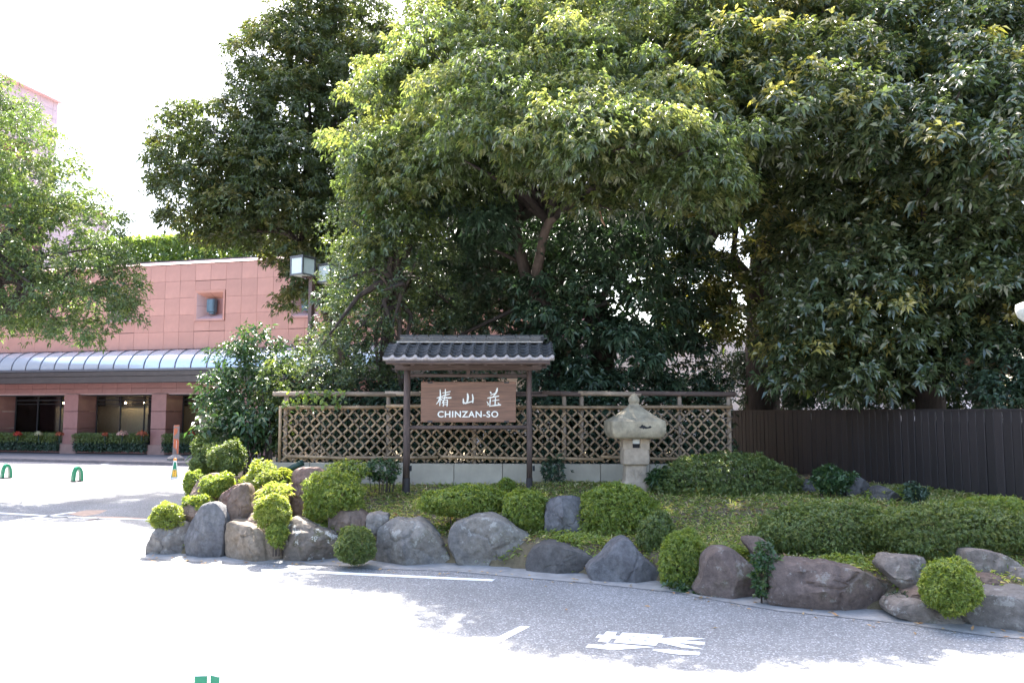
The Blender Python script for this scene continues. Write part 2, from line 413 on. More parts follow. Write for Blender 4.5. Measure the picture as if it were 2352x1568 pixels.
# ------------------------------------------------------------------ ground, pavement, mound
def sheet(name, pts, mat, z, label=None):
    mb = MB(); mb.add([(p[0], p[1], z) for p in pts], [tuple(range(len(pts)))])
    return tag(mb.build(name, mat), kind='structure')
def xy(*uv, z=0.0): return [tuple(G(u, v, z)[:2]) for u, v in uv]
sheet('ground', [(-500, -300), (500, -300), (500, 700), (-500, 700)], M['asphalt'], 0)
def cobbles():
    m, nt, b = newmat('cobble_paving')
    tc = nt.nodes.new('ShaderNodeTexCoord'); vo = nt.nodes.new('ShaderNodeTexVoronoi'); vo.inputs['Scale'].default_value = 6.5; vo.inputs['Randomness'].default_value = .35
    lk(nt, tc.outputs['Object'], vo.inputs['Vector'])
    c = ramp(nt, vo.outputs['Distance'], [(.3, (.3, .29, .3)), (.75, (.12, .115, .12))]).outputs[0]
    lk(nt, c, b.inputs['Base Color']); b.inputs['Roughness'].default_value = .85
    bump(nt, b, vo.outputs['Distance'], .6, .03); return m
M['cobble'] = cobbles()
k1, k2 = G(0, 1050.5, .12), G(445, 1061, .12)
kd = (k2 - k1); KA = k1 - kd * 1.2; KB = k2 + kd * 1.6
mb = MB(); mb.add([(KA.x, KA.y - .25, .12), (KB.x, KB.y - .25, .12), (KB.x + 3, KB.y + 12, .12), (KA.x, KA.y + 16, .12), (KA.x, KA.y - .25, -.1), (KB.x, KB.y - .25, -.1)], [(0, 1, 2, 3), (0, 4, 5, 1)])
tag(mb.build('pavement', simple('pavement_stone', (.2, .185, .19), .8, .12, 4)), kind='structure')
mb = MB(); ang = math.atan2(kd.y, kd.x); L = (KB - KA).length; nk = int(L / 1.0)
for i in range(nk):
    p = KA.lerp(KB, (i + .5) / nk); mb.box((p.x, p.y - .33, .064), (L / nk - .012, .15, .128), ang, bev=.008)
tag(mb.build('kerb', M['kerb']), kind='structure')
q1, q2 = G(0, 1104), G(445, 1118)
qd = q2 - q1
sheet('cobbled_driveway', [(KA.x, KA.y - .4), (q1 - qd * 1.2)[:2], (q2 + qd * .3)[:2], (KB.x, KB.y - .4)], M['cobble'], .004)

FRONT = xy((335, 1277), (420, 1282), (510, 1288), (650, 1289), (770, 1292), (870, 1300), (1040, 1306), (1210, 1320), (1350, 1333), (1545, 1352), (1600, 1364), (1780, 1394), (2050, 1420), (2250, 1447), (2352, 1457), (2500, 1475), (2750, 1500))
POLY = np.array(FRONT + [(14, 6.8), (14, 34), (-8, 34), (-7.9, 20), (-7.0, 17.3), (-6.3, 15.3), (-5.75, 13.3)])
GX = np.arange(-8.4, 14.6, .14); GY = np.arange(6.6, 34.6, .14)
XX, YY = np.meshgrid(GX, GY, indexing='ij')
ins = np.zeros(XX.shape, bool); dist = np.full(XX.shape, 1e9)
for i in range(len(POLY)):
    (x1, y1), (x2, y2) = POLY[i], POLY[(i + 1) % len(POLY)]
    cond = ((y1 > YY) != (y2 > YY)) & (XX < (x2 - x1) * (YY - y1) / ((y2 - y1) if y2 != y1 else 1e-9) + x1); ins ^= cond
    ex, ey = x2 - x1, y2 - y1; t = np.clip(((XX - x1) * ex + (YY - y1) * ey) / (ex * ex + ey * ey), 0, 1)
    dist = np.minimum(dist, np.hypot(XX - x1 - t * ex, YY - y1 - t * ey))
sm = lambda a: np.clip(a, 0, 1) ** 2 * (3 - 2 * np.clip(a, 0, 1))
HH = .36 * sm((dist - .22) / .3) + .45 * sm((dist - .3) / 3.4) + .40 * sm((-3.7 - XX) / 1.0) * sm((YY - 12.7) / 1.3) * sm(dist / 1.1)
wob = np.zeros(XX.shape)
for fx, fy, a in ((1.7, 2.3, .02), (4.1, 3.3, .015), (8, 7, .01)): wob += a * np.sin(XX * fx + 1.3 * fy) * np.cos(YY * fy + fx)
HH = np.where(ins & (dist > .2), HH + wob * sm(dist), -.25)
def hz(x, y):
    i = min(max((x - GX[0]) / .14, 0), len(GX) - 1.001); j = min(max((y - GY[0]) / .14, 0), len(GY) - 1.001)
    a, b = int(i), int(j); f, g = i - a, j - b
    return (HH[a, b] * (1 - f) + HH[a + 1, b] * f) * (1 - g) + (HH[a, b + 1] * (1 - f) + HH[a + 1, b + 1] * f) * g
nx, ny = XX.shape
vid = np.arange(nx * ny).reshape(nx, ny)
F = np.stack([vid[:-1, :-1], vid[1:, :-1], vid[1:, 1:], vid[:-1, 1:]], -1).reshape(-1, 4)
me = bpy.data.meshes.new('garden_mound'); me.from_pydata(np.stack([XX, YY, HH], -1).reshape(-1, 3).tolist(), [], F.tolist()); me.materials.append(M['soil'])
me.polygons.foreach_set('use_smooth', [True] * len(F)); tag(link('garden_mound', me), kind='structure')
ap = MB(); inner = [(x, y + .5) for x, y in FRONT]; outer = [(x - .02, y - rnd.uniform(.16, .24)) for x, y in FRONT]
ap.add([(x, y, .006) for x, y in outer] + [(x, y, .03) for x, y in inner], [(i, i + 1, len(FRONT) + i + 1, len(FRONT) + i) for i in range(len(FRONT) - 1)])
tag(ap.build('concrete_gutter_strip', M['apron']), kind='structure')

def marking(polys, mat=None, z=.005):
    mb = MB()
    for pl in polys: mb.add([(*G(u, v)[:2], z) for u, v in pl], [tuple(range(len(pl)))])
    return tag(mb.build('road_marking', mat or M['paint']), kind='structure')
marking([[(600, 1307), (660.5, 1308), (1137, 1330.5), (1130, 1335), (660, 1313.5), (600, 1311.5)]])
marking([[(1196, 1437.5), (1218, 1439), (1093, 1503), (1065, 1500)]])
a_ = lambda x, y: (1320.7 + .14648 * x, 1424 + .14648 * y)
kan = [[(322, 275), (365, 228), (447, 232), (495, 178), (660, 188), (624, 243), (698, 248), (670, 295), (575, 290), (520, 352), (355, 335), (398, 279)],
       [(698, 248), (745, 196), (1385, 235), (1355, 284), (1310, 345), (1268, 402), (604, 352), (655, 294)],
       [(1355, 284), (1740, 266), (2055, 292), (1690, 318), (2040, 345), (2025, 392), (1590, 356), (2025, 460), (1690, 436), (1308, 348)],
       [(165, 425), (212, 380), (455, 392), (500, 368), (680, 378), (1225, 425), (1100, 436), (600, 470)],
       [(1290, 455), (1420, 458), (1965, 505), (1945, 553), (1620, 540), (1420, 515), (1200, 470)]]
KANJI = [[a_(*p) for p in pl] for pl in kan]
marking(KANJI)
holes = [[(868, 258), (882, 246), (948, 254), (935, 264)], [(1113, 274), (1128, 262), (1182, 269), (1168, 281)], [(818, 316), (832, 304), (898, 312), (884, 325)], [(1070, 335), (1085, 321), (1138, 328), (1124, 342)]]
marking([[a_(*p) for p in h] for h in holes], M['asphalt'], .009)
b_ = lambda x, y: (.27462 * x, 947.4 + .27462 * y)
for pl in ([(-300, 822), (0, 834), (570, 868), (570, 877), (0, 846), (-300, 832)], [(-200, 955), (0, 916), (610, 830), (640, 834), (0, 926), (-200, 966)], [(440, 866), (1260, 893), (1260, 899), (440, 873)],
           [(-60, 574), (210, 580), (260, 584), (-60, 583)], [(835, 432), (1000, 402), (1095, 402), (880, 434)]):
    marking([[b_(*p) for p in pl]])
marking([[b_(*p) for p in [(560, 846), (720, 815), (900, 815), (830, 845), (700, 868)]], [b_(*p) for p in [(760, 868), (1000, 870), (1230, 884), (1200, 889), (900, 882)]]], M['orange_paint'], .0035)
sheet('drain_cover', xy(b_(728, 901), b_(822, 884), b_(838, 886), b_(745, 904)), M['darkplate'], .012)

# ------------------------------------------------------------------ hotel
HK = .957
hot = empty('hotel_building', (-21.6, 39.3, .09), 'long pink granite hotel block with a curved glass canopy over its ground floor', 'building', rz=R(-14)); hot.scale = (HK,) * 3
PW, PH, BAY = 5.2 / 6, .85, 5.2
S0, S1 = -7, 24
MB().box(((S0 + S1) / 2, 4.7, 6.4), (S1 - S0 + 3, 8, 6.2)).build('wall', M['joint'], hot)
cols = [i for i in range(-17, 19)]
xs = lambda i: 7.8 + i * PW
def panel_mesh(w, h, mat): return MB().box((0, 0, 0), (w - .009, .05, h - .009), bev=.003).mesh('panel', mat)
pm = panel_mesh(PW, PH, M['granite']); pshort = panel_mesh(PW, .49, M['granite']); plow = panel_mesh(PW, .27, M['granite_lo'])
ncol = {}
for k in range(-2, 4): ncol[6 * k - 1] = 1; ncol[6 * k] = 1
for i in cols:
    x = xs(i) + PW / 2
    for r in range(5):
        z = 5.25 + (r + .5) * PH
        if i in ncol and r in (1, 2, 3):
            if r == 1: link('panel', pshort, hot, (x, .175, 6.365))
            if r == 3: link('panel', pshort, hot, (x, .175, 8.385))
            continue
        link('panel', pm, hot, (x, .175, z))
    for r in range(2): link('panel', plow, hot, (x, .175, 3.18 + r * .275))
def niche(x):
    fr = MB(); o, w = 0.0, PW - .02; z0, z1 = 6.615, 8.135; h = .11
    A = [(-w, z0), (w, z0), (w, z1), (-w, z1)]; B = [(-w + h, z0 + h), (w - h, z0 + h), (w - h, z1 - h), (-w + h, z1 - h)]
    Cc = [(-.4, 7.0), (.4, 7.0), (.4, 7.78), (-.4, 7.78)]
    f = empty('wall_niche', (x, .1, 0), None, None); f.parent = hot
    for i in range(4):
        j = (i + 1) % 4
        MB().add([(A[i][0], 0, A[i][1]), (A[j][0], 0, A[j][1]), (B[j][0], .03, B[j][1]), (B[i][0], .03, B[i][1]), (A[i][0], .07, A[i][1]), (A[j][0], .07, A[j][1])], [(0, 1, 2, 3), (0, 4, 5, 1)]).build('frame', M['granite'], f)
        m1 = ((B[i][0] + B[j][0]) / 2, (B[i][1] + B[j][1]) / 2); m2 = ((Cc[i][0] + Cc[j][0]) / 2, (Cc[i][1] + Cc[j][1]) / 2)
        e = .006; d = (B[j][0] - B[i][0], B[j][1] - B[i][1]); l = math.hypot(*d); d = (d[0] / l * e, d[1] / l * e)
        mt = M['granite'] if i == 2 else M['granite_hi']  # top reveal darker, the others paler: skylight put into the stone colour
        MB().add([(B[i][0], .03, B[i][1]), (m1[0] - d[0], .03, m1[1] - d[1]), (m2[0] - d[0], .55, m2[1] - d[1]), (Cc[i][0], .55, Cc[i][1])], [(0, 1, 2, 3)]).build('reveal', mt, f)
        MB().add([(m1[0] + d[0], .03, m1[1] + d[1]), (B[j][0], .03, B[j][1]), (Cc[j][0], .55, Cc[j][1]), (m2[0] + d[0], .55, m2[1] + d[1])], [(0, 1, 2, 3)]).build('reveal', mt, f)
    MB().add([(c[0], .55, c[1]) for c in Cc], [(0, 1, 2, 3)]).build('back_plate', M['granite_lo'], f)
    lm = MB().box((-.05, .3, 7.4), (.42, .3, .66), bev=.02).box((-.05, .14, 7.4), (.36, .03, .58))
    lm.box((-.17, .12, 7.4), (.02, .02, .64)); lm.box((.07, .12, 7.4), (.02, .02, .64)); lm.box((-.05, .5, 7.4), (.12, .12, .2)); lm.box((-.02, .3, 7.02), (.28, .24, .08), bev=.02)
    lm.build('lamp', M['bronze'], f)
for k in range(-2, 4):
    if S0 < 7.8 + 5.2 * k < S1: niche(7.8 + 5.2 * k)
# opening behind the niches: the backing wall is set back
for i in cols:
    x = xs(i) + PW / 2
    MB().add([(x - PW / 2 + .005, .1, 9.52), (x + PW / 2 - .005, .1, 9.52), (x + PW / 2 - .005, .5, 9.76), (x - PW / 2 + .005, .5, 9.76)], [(0, 1, 2, 3)]).build('coping_stone', M['granite_hi'], hot)
MB().box((8.5, .9, 9.75), (34, .9, .1)).build('roof_edge', M['fascia'], hot)
pane = MB(); nseg = 7; w = PW - .05; OUT, ZB, ZH = 1.35, 4.22, 1.0
arc = [(-OUT * math.sin(t * math.pi / 2 / nseg), ZB + ZH * math.cos(t * math.pi / 2 / nseg)) for t in range(nseg + 1)]
pane.add([(sx * w / 2, y + .15, z) for y, z in arc for sx in (-1, 1)], [(2 * i, 2 * i + 1, 2 * i + 3, 2 * i + 2) for i in range(nseg)])
pane_me = pane.mesh('canopy_pane', M['canopy'], True)
rib_me = MB().tube([(0, y + .15 - .01, z + .01) for y, z in arc], .028, 5).mesh('canopy_rib', M['rib'], True)
for i in cols:
    link('canopy_pane', pane_me, hot, (xs(i) + PW / 2, 0, 0)); link('canopy_rib', rib_me, hot, (xs(i), 0, 0))
MB().box((8.5, -1.2, 4.17), (33, .22, .12), bev=.01).build('gutter', M['rib'], hot)
MB().box((8.5, -1.18, 3.98), (33, .2, .22)).box((8.5, -1.16, 3.7), (33, .2, .3)).build('fascia', M['fascia'], hot)
MB().box((8.5, -.5, 3.66), (33, 1.3, .06)).build('soffit', M['fascia'], hot)
MB().box((8.5, .5, 3.035), (32, .7, .05)).build('lintel_edge', M['granite_hi'], hot)
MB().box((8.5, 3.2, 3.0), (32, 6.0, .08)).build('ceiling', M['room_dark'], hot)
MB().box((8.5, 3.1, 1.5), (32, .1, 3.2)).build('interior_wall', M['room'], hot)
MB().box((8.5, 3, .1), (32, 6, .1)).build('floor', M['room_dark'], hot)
colme = None
for k in range(-1, 5):
    x = k * BAY
    c = MB()
    for z0, z1 in ((.5, 1.28), (1.29, 2.15), (2.16, 3.03)): c.box((0, .7, (z0 + z1) / 2), (.86, 1.4, z1 - z0 - .01), bev=.012)
    co = c.build('column', M['granite_lo'], hot, (x, 0, 0))
    MB().box((0, .66, .26), (1.0, 1.5, .5), bev=.02).build('plinth', M['granite_base'], co)
    wx = x + BAY / 2
    MB().box((0, 0, 0), (4.3, .02, 2.5)).build('window_pane', M['glass'], hot, (wx, 1.35, 1.75))
    fr = MB()
    for dx in (-2.15, -.7, .75, 2.15): fr.box((dx, 0, 0), (.05, .06, 2.5))
    fr.box((0, 0, 1.0), (4.3, .06, .05)); fr.box((0, 0, .8), (4.3, .05, .03))
    fr.build('window_frame', M['room_dark'], hot, (wx, 1.3, 1.75))
    MB().box((0, 0, 0), (1.5, .05, 2.9)).build('added_dark_panel', M['room_dark'], hot, (wx + 1.45, 1.7, 1.5))  # black panel added to make the right third of the bay dark
    MB().box((0, 0, 0), (4.3, .05, .6)).build('added_dark_panel', M['room_dark'], hot, (wx, 2.9, 2.75))  # black strip added to darken the top of the room
    if k < 3:
        MB().box((0, 0, 0), (.55, .05, .95)).build('picture_frame', M['fascia'], hot, (wx - .1 + .2 * k, 3.02, 1.55))
        MB().box((0, 0, 0), (.42, .05, .8)).build('picture', simple('painting', (.35, .25, .15), .6, .4, 4), hot, (wx - .1 + .2 * k, 2.98, 1.55))
        for dx, dz in ((-1.5, 2.62), (-.3, 2.62)):
            b = MB(); b.loft([(-.05, .01, 2), (-.03, .04, 2), (.03, .04, 2), (.05, .01, 2)], 8)
            b.build('ceiling_spotlight', M['bulb'], hot, (wx + dx, 2.6, dz))
    MB().box((0, 0, 0), (4.2, .12, .26), bev=.01).build('planter_wall', M['granite_lo'], hot, (wx, .02, .2))
# hedges of the planters: each is a thing of its own
def hpt(x, y, z):
    a = R(-14); x, y, z = x * HK, y * HK, z * HK
    return np.array((-21.6 + x * math.cos(a) - y * math.sin(a), 39.3 + x * math.sin(a) + y * math.cos(a), .09 + z))
def box_hedge(name, label, x0, x1, y0, y1, z0, z1, mat, n, L, group=None, low=None):
    r = empty(name, hpt((x0 + x1) / 2, (y0 + y1) / 2, z0), label, 'hedge', group)
    p = np.stack([rng.uniform(x0, x1, n), rng.uniform(y0, y1, n), rng.uniform(z0, z1, n)], 1)
    face = rng.integers(0, 3, n)
    p[face == 0, 2] = z1 + rng.normal(size=(face == 0).sum()) * .03; p[face == 1, 1] = y0 + rng.normal(size=(face == 1).sum()) * .05
    q = np.array([hpt(*a) for a in p]); nn = np.tile((-.2, -.8, .6), (n, 1)) + rng.normal(size=(n, 3)) * .4
    q -= np.array(r.location)
    o = leaves('foliage', q, rdirs(n), nn, L * rng.uniform(.6, 1.3, n), L * .5, mat, r, .1, rng.random(n) * .5)
    return r
for k, lab in ((-1, 'clipped planter hedge at the left picture edge, left of the first granite column'), (0, 'clipped planter hedge between the first two granite columns'),
               (1, 'clipped planter hedge behind the orange totem, right of the second granite column'),):
    r = box_hedge('planter_hedge', lab, k * BAY + .5, (k + 1) * BAY - .5, -.35, .1, .62, 1.0, LM['azalea_dark'], 5000, .09, 'clipped hedges in the hotel planters')
    n = 3500; p = np.stack([rng.uniform(k * BAY + .5, (k + 1) * BAY - .5, n), rng.uniform(-.35, .0, n), rng.uniform(.2, .66, n)], 1)
    q = np.array([hpt(*a) for a in p]) - np.array(r.location)
    leaves('ivy_skirt', q, rdirs(n), np.tile((-.2, -.9, .3), (n, 1)) + rng.normal(size=(n, 3)) * .4, .1, .07, LM['shade'], r, .2)
def ball(label, name, cat, c, r, n, mat, L, group=None):
    e = empty(name, c, label, cat, group); d = rdirs(n); d[:, 2] = np.abs(d[:, 2]) * 1.0
    leaves('petals', d * np.array(r) * rng.uniform(.7, 1, n)[:, None], rdirs(n), d, L, L * .7, mat, e, 0)
    MB().tube([(0, 0, -.3), (0, 0, .05)], .03, 6).build('stem', M['greenlamp'], e)
red = leafmat('red_petal', (.38, .05, .03), (.25, .03, .02), (.4, .08, .05), .6, .3); pink = leafmat('pink_petal', (.7, .42, .38), (.6, .45, .3), (.6, .5, .4), .6, .3, tcol=(1, 1, 1)); oran = leafmat('coral_petal', (.38, .12, .07), (.28, .07, .04), (.4, .14, .08), .6, .3)
crm = leafmat('cream_petal', (.55, .5, .32), (.4, .42, .2), (.5, .5, .3), .6, .3, tcol=(1, 1, 1))
for u, mt, lab, w in ((41, red, 'red flowers above the hedge at the left picture edge', .3), (89, crm, 'cream flowers above the hedge, left of the first granite column', .32), (137, oran, 'small coral flowers close to the left side of the first column', .28),
                   (241, oran, 'faint coral flowers right of the first granite column', .18), (281, pink, 'pale pink flowers in the middle of the second window', .42), (326, oran, 'wide coral flower cluster beside the second granite column', .42), (441, red, 'red flowers right of the orange totem', .22)):
    ball(lab, 'flower_cluster', 'flowers', tuple(P(u, 998, 39.6 - .0057 * u)), (w * .6, w * .5, w * .4), 160, mt, .09, 'flowers above the planter hedges')
# roof garden
rh = box_hedge('roof_hedge', 'long bright green hedge along the roof of the pink hotel', 0, 16, 1.6, 3.0, 9.7, 11.35, LM['roof'], 16000, .26)
rt = empty('rooftop_sapling', hpt(4.6, 2.6, 9.8), 'thin pale green young tree rising behind the roof hedge', 'tree')
pf = [(hpt(4.6 + a, 2.6, z) - np.array(rt.location), np.array((0, -.3, 1)), r) for a, z, r in ((0, 12.6, .5), (.8, 12.3, .5), (-.7, 11.9, .45), (1.2, 11.8, .5), (.3, 11.6, .5), (-1.2, 11.6, .3), (1.9, 12.0, .35), (-2, 11.4, .3))]
crown('crown', pf, LM['roof'], rt, 240, .17, .08, youngp=.3)
MB().tube([(0, 0, 0), (.05, 0, 1.2), (.3, 0, 2.6)], [.06, .05, .02], 6).build('trunk', M['bark'], rt)

# far tower and lower wing of the hotel
TK = Vector((.25, .968, 0))
def tower(label, uc, Y, vtop, rows, ncols, winrow):
    cor = P(uc, vtop, Y); top = P(uc, vtop, Y).z
    a = math.atan2(TK.y, TK.x)
    t = empty('hotel_tower', (cor.x, cor.y, 0), label, 'building', rz=a)     # local x runs back along the side wall
    MB().box((-20, 6.2, top / 2 - .1), (39.9, 12, top - .2)).build('wall', M['joint'], t)
    pmw = MB().box((0, 0, 0), (1.43, .06, .79), bev=.005).mesh('panel', M['tower']) ; pmn = MB().box((0, 0, 0), (.55, .06, .79), bev=.005).mesh('panel', M['tower'])
    x = 0
    for i in range(ncols):
        w = .57 if i % 2 == 0 else 1.45
        for r in range(rows):
            if winrow and i > 2 and r in (6, 7): continue
            link('panel', pmn if i % 2 == 0 else pmw, t, (x - w / 2, .17, top - .4 - r * .805))
        x -= w
    MB().box((-20, 6, top + .06), (40.2, 12.6, .12)).build('coping', M['granite_hi'], t)
    if winrow:
        MB().box((-22, .16, top - 5.6), (40 - 8, .04, 1.3)).build('window_band', M['bronze'], t)
        MB().box((-22, .1, top - 4.95), (40 - 8, .12, .14)).box((-22, .1, top - 6.25), (40 - 8, .12, .14)).build('window_frame', M['white'], t)
M['tower'] = simple('glare_paled_tower_granite', (.47, .35, .365), .6, .04, 2, objvar=.03)  # pink lightened to stand in for lens glare over the tower
tower('tall pale pink hotel tower at the upper left, behind the leafy tree', 137, 72, 238, 22, 11, True)
tower('lower pale pink hotel wing half hidden right of the leafy left tree', 255, 60, 500, 8, 6, False)
pw = empty('pale_building', (8.5, 33, 0), 'pale panelled building glimpsed between the trees on the right', 'building', rz=R(-4))
MB().box((0, 4.1, 2.6), (22, 8, 5.1)).build('wall', M['joint'], pw)
pmm = MB().box((0, 0, 0), (1.99, .06, .77), bev=.005).mesh('panel', M['palewall'])
for i in range(11):
    for r in range(6): link('panel', pmm, pw, (-10 + i * 2, .07, .9 + r * .78))

# ------------------------------------------------------------------ lattice fence
FLp, FRp = Vector((-4.24, 14.9, 0)), Vector((3.98, 14.55, 0)); FLen = (FRp - FLp).length; FA = math.atan2(FRp.y - FLp.y, FRp.x - FLp.x)
fen = empty('bamboo_lattice_fence', FLp, 'tan bamboo fence of diagonal lattice on a low concrete wall behind the sign', 'fence', rz=FA)
Z0, Z1 = 1.2, 2.2; HF = Z1 - Z0
def slat(x0, z0, x1, z1, y):
    n = 6; v = Vector((x1 - x0, 0, z1 - z0)).normalized(); s = v.cross(Vector((0, 1, 0)))
    mb = MB(); pts = []
    for (x, z) in ((x0, z0), (x1, z1)):
        for j in range(7):
            a = math.pi * j / 6; pts.append((x + s.x * math.cos(a) * .021, y - math.sin(a) * .018, z + s.z * math.cos(a) * .021))
    mb.add(pts, [(j, j + 1, 8 + j, 7 + j) for j in range(6)] + [(0, 7, 13, 6), tuple(range(7)), tuple(range(13, 6, -1))])
    return mb
sp = .2055; full = {}
for sgn in (1, -1):
    y = -.022 if sgn > 0 else 0.0
    me = slat(0, Z0, HF, Z1, y).mesh('lattice_slat', M['bamboo']) if sgn > 0 else slat(0, Z1, HF, Z0, y).mesh('lattice_slat', M['bamboo'])
    k = -int(HF / sp)
    while k * sp < FLen:
        x0 = k * sp + rnd.uniform(-.012, .012)
        if x0 >= 0 and x0 + HF <= FLen: link('lattice_slat', me, fen, (x0, 0, 0), (0, rnd.uniform(-.006, .006), 0))
        else:
            a, b = max(x0, 0), min(x0 + HF, FLen)
            if b - a > .08:
                za, zb = (Z0 + a - x0, Z0 + b - x0) if sgn > 0 else (Z1 - a + x0, Z1 - b + x0)
                slat(a, za, b, zb, y).build('lattice_slat', M['bamboo'], fen)
        k += 1
tw = MB()
for i in range(int(2 * FLen / sp) + 1):
    for j in range(11):
        if (i + j) % 2 == 0 and i * sp / 2 < FLen and Z0 + j * sp / 2 < Z1: tw.box((i * sp / 2, -.042, Z0 + j * sp / 2 + .0), (.03, .012, .034), 0)
tag(tw.build('twine_knots', M['twine'], fen), kind='stuff')
def cane(p0, p1, r, name='rail', mat='bamboo', nodes=.42):
    p0, p1 = Vector(p0), Vector(p1); L = (p1 - p0).length; n = max(2, int(L / nodes)); pts = []; rr = []
    for i in range(n + 1):
        c = p0.lerp(p1, i / n) + Vector((0, 0, rnd.uniform(-.006, .006)))
        d = (p1 - p0).normalized() * .012
        if 0 < i < n: pts += [c - d, c, c + d]; rr += [r * .98, r * 1.14, r * .98]
        else: pts.append(c); rr.append(r)
    MB().tube(pts, rr, 9).build(name, M[mat], fen, smooth=True)
for a, b in ((-.02, 1.9), (1.93, 4.25), (4.28, 6.4), (6.42, FLen)): cane((a, -.07, 2.205 + rnd.uniform(-.015, .01)), (b, -.07, 2.2 + rnd.uniform(-.015, .01)), .034)
for a, b in ((.1, 1.3), (1.2, 2.9), (2.95, 5.0), (4.98, 5.9), (5.85, 7.0), (6.95, FLen)): cane((a, -.07, 1.285 + rnd.uniform(-.02, .015)), (b, -.07, 1.275 + rnd.uniform(-.02, .015)), .031)
for a, b, mt in ((-.2, 2.1, 'bamboo_grey'), (1.9, 2.8, 'bamboo_grey'), (4.8, 5.5, 'wood_x'), (5.45, 6.6, 'bamboo_grey'), (6.5, 8.3, 'wood_x')): cane((a, 0, 2.45), (b, 0, 2.435), .046, 'top_log', mt, .8)
for a, b in ((2.6, 4.9),): cane((a, .02, 2.47), (b, .02, 2.465), .025, 'top_log', 'wood_x', .8); cane((a, -.02, 2.42), (b, -.02, 2.415), .025, 'top_log', 'wood_x', .8)
for x in (.03, 1.95, 3.55, 5.2, 5.52, 7.3, FLen - .04):
    MB().tube([(x, .055, .9), (x, .055, 2.42)], .04, 10).build('post', M['bamboo_grey'], fen, smooth=True)
MB().tube([(-.05, -.02, 1.16), (-.05, -.02, 2.22)], .028, 9).build('post', M['bamboo'], fen, smooth=True)
rw = empty('low_concrete_wall', FLp, 'pale concrete block wall under the bamboo lattice fence', 'wall', rz=FA)
pme = None; x = -.35; k = 0
while x < FLen + .2:
    w = .885; MB().box((0, 0, 0), (w - .008, .13, .62), bev=.006).build('block', M['concrete'], rw, (x + w / 2, -.01, .865 + (0.0 if k > 2 else .012))); x += w; k += 1

# ------------------------------------------------------------------ dark board fence
BL, BR = Vector((5.45, 20.2, 0)), Vector((8.45, 7.2, 0)); BLen = (BR - BL).length; BA = math.atan2(BR.y - BL.y, BR.x - BL.x)
bf = empty('dark_board_fence', BL, 'tall dark brown fence of vertical boards at the right', 'fence', rz=BA)
bw = .168; nb = int(BLen / bw)
bme = MB().box((0, 0, 1.28), (bw - .012, .024, 1.70), bev=.006).mesh('board', M['blackboard'])
for i in range(nb): link('board', bme, bf, (i * bw + bw / 2, rnd.uniform(-.006, .006), rnd.uniform(-.004, .004)))
MB().box((BLen / 2, .0, 2.14), (BLen, .05, .035)).build('cap_rail', M['blackboard'], bf)
MB().box((BLen / 2, .045, 1.2), (BLen, .05, 1.5)).build('backing', M['black'], bf)

# ------------------------------------------------------------------ sign gate
SX, SY = -.765, 14.0
sg = empty('roofed_sign', (SX, SY, .78), 'brown wooden name board on two posts under a small dark tiled roof', 'sign')
def zz(z): return z - .78
post_b = {}
for sx in (-1, 1):
    x = sx * 1.066
    w0 = .062 if sx < 0 else .05
    q = MB().tube([(x, 0, zz(.95)), (x + .004, 0, zz(1.6)), (x - .003, 0, zz(2.2)), (x, 0, zz(2.9))], [w0, w0 * .99, w0 * .97, w0 * .95], 14).build('post', M['wood'], sg, smooth=True)
    MB().tube([(x, 0, zz(.6)), (x, 0, zz(.975))], w0 + .006, 14).build('metal_shoe', M['blackboard'], q)
    MB().box((x + .075, -.03, zz(1.14)), (.04, .05, .09), bev=.005).build('bracket', M['black'], q)
MB().tube([(-1.05, 0, zz(2.745)), (1.05, 0, zz(2.74))], .031, 10).build('crossbar', M['wood_x'], sg, smooth=True)
MB().tube([(-1.05, 0, zz(1.84)), (1.05, 0, zz(1.845))], .036, 10).build('crossbar', M['wood_x'], sg, smooth=True)
MB().box((0, 0, zz(2.885)), (2.56, .12, .1), bev=.008).build('head_beam', M['wood_x'], sg)
MB().box((0, 0, zz(2.79)), (.06, .05, .1)).build('strut', M['wood'], sg)
for x in (-1.066, 1.066): MB().box((x, 0, zz(2.955)), (.11, 1.05, .1), bev=.01).build('bracket_arm', M['wood'], sg)
EVY, EVZ, RGZ, TWd = -.68, 2.965, 3.27, .19
sl = math.atan2(RGZ - EVZ, -EVY)
for s in (1, -1):
    MB().box((0, 0, 0), (2.7, .8, .022)).build('soffit_board', M['wood_x'], sg, (.03, s * -.35, zz(3.085)), (s * sl, 0, 0))
    MB().box((.03, s * (EVY + .015), zz(2.93)), (2.74, .03, .06), bev=.005).build('fascia_board', M['wood_x'], sg)
    for i in range(9):
        MB().box((0, 0, 0), (.045, .74, .04)).build('rafter', M['wood'], sg, (-1.2 + i * .305, s * -.33, zz(3.055)), (s * sl, 0, 0))
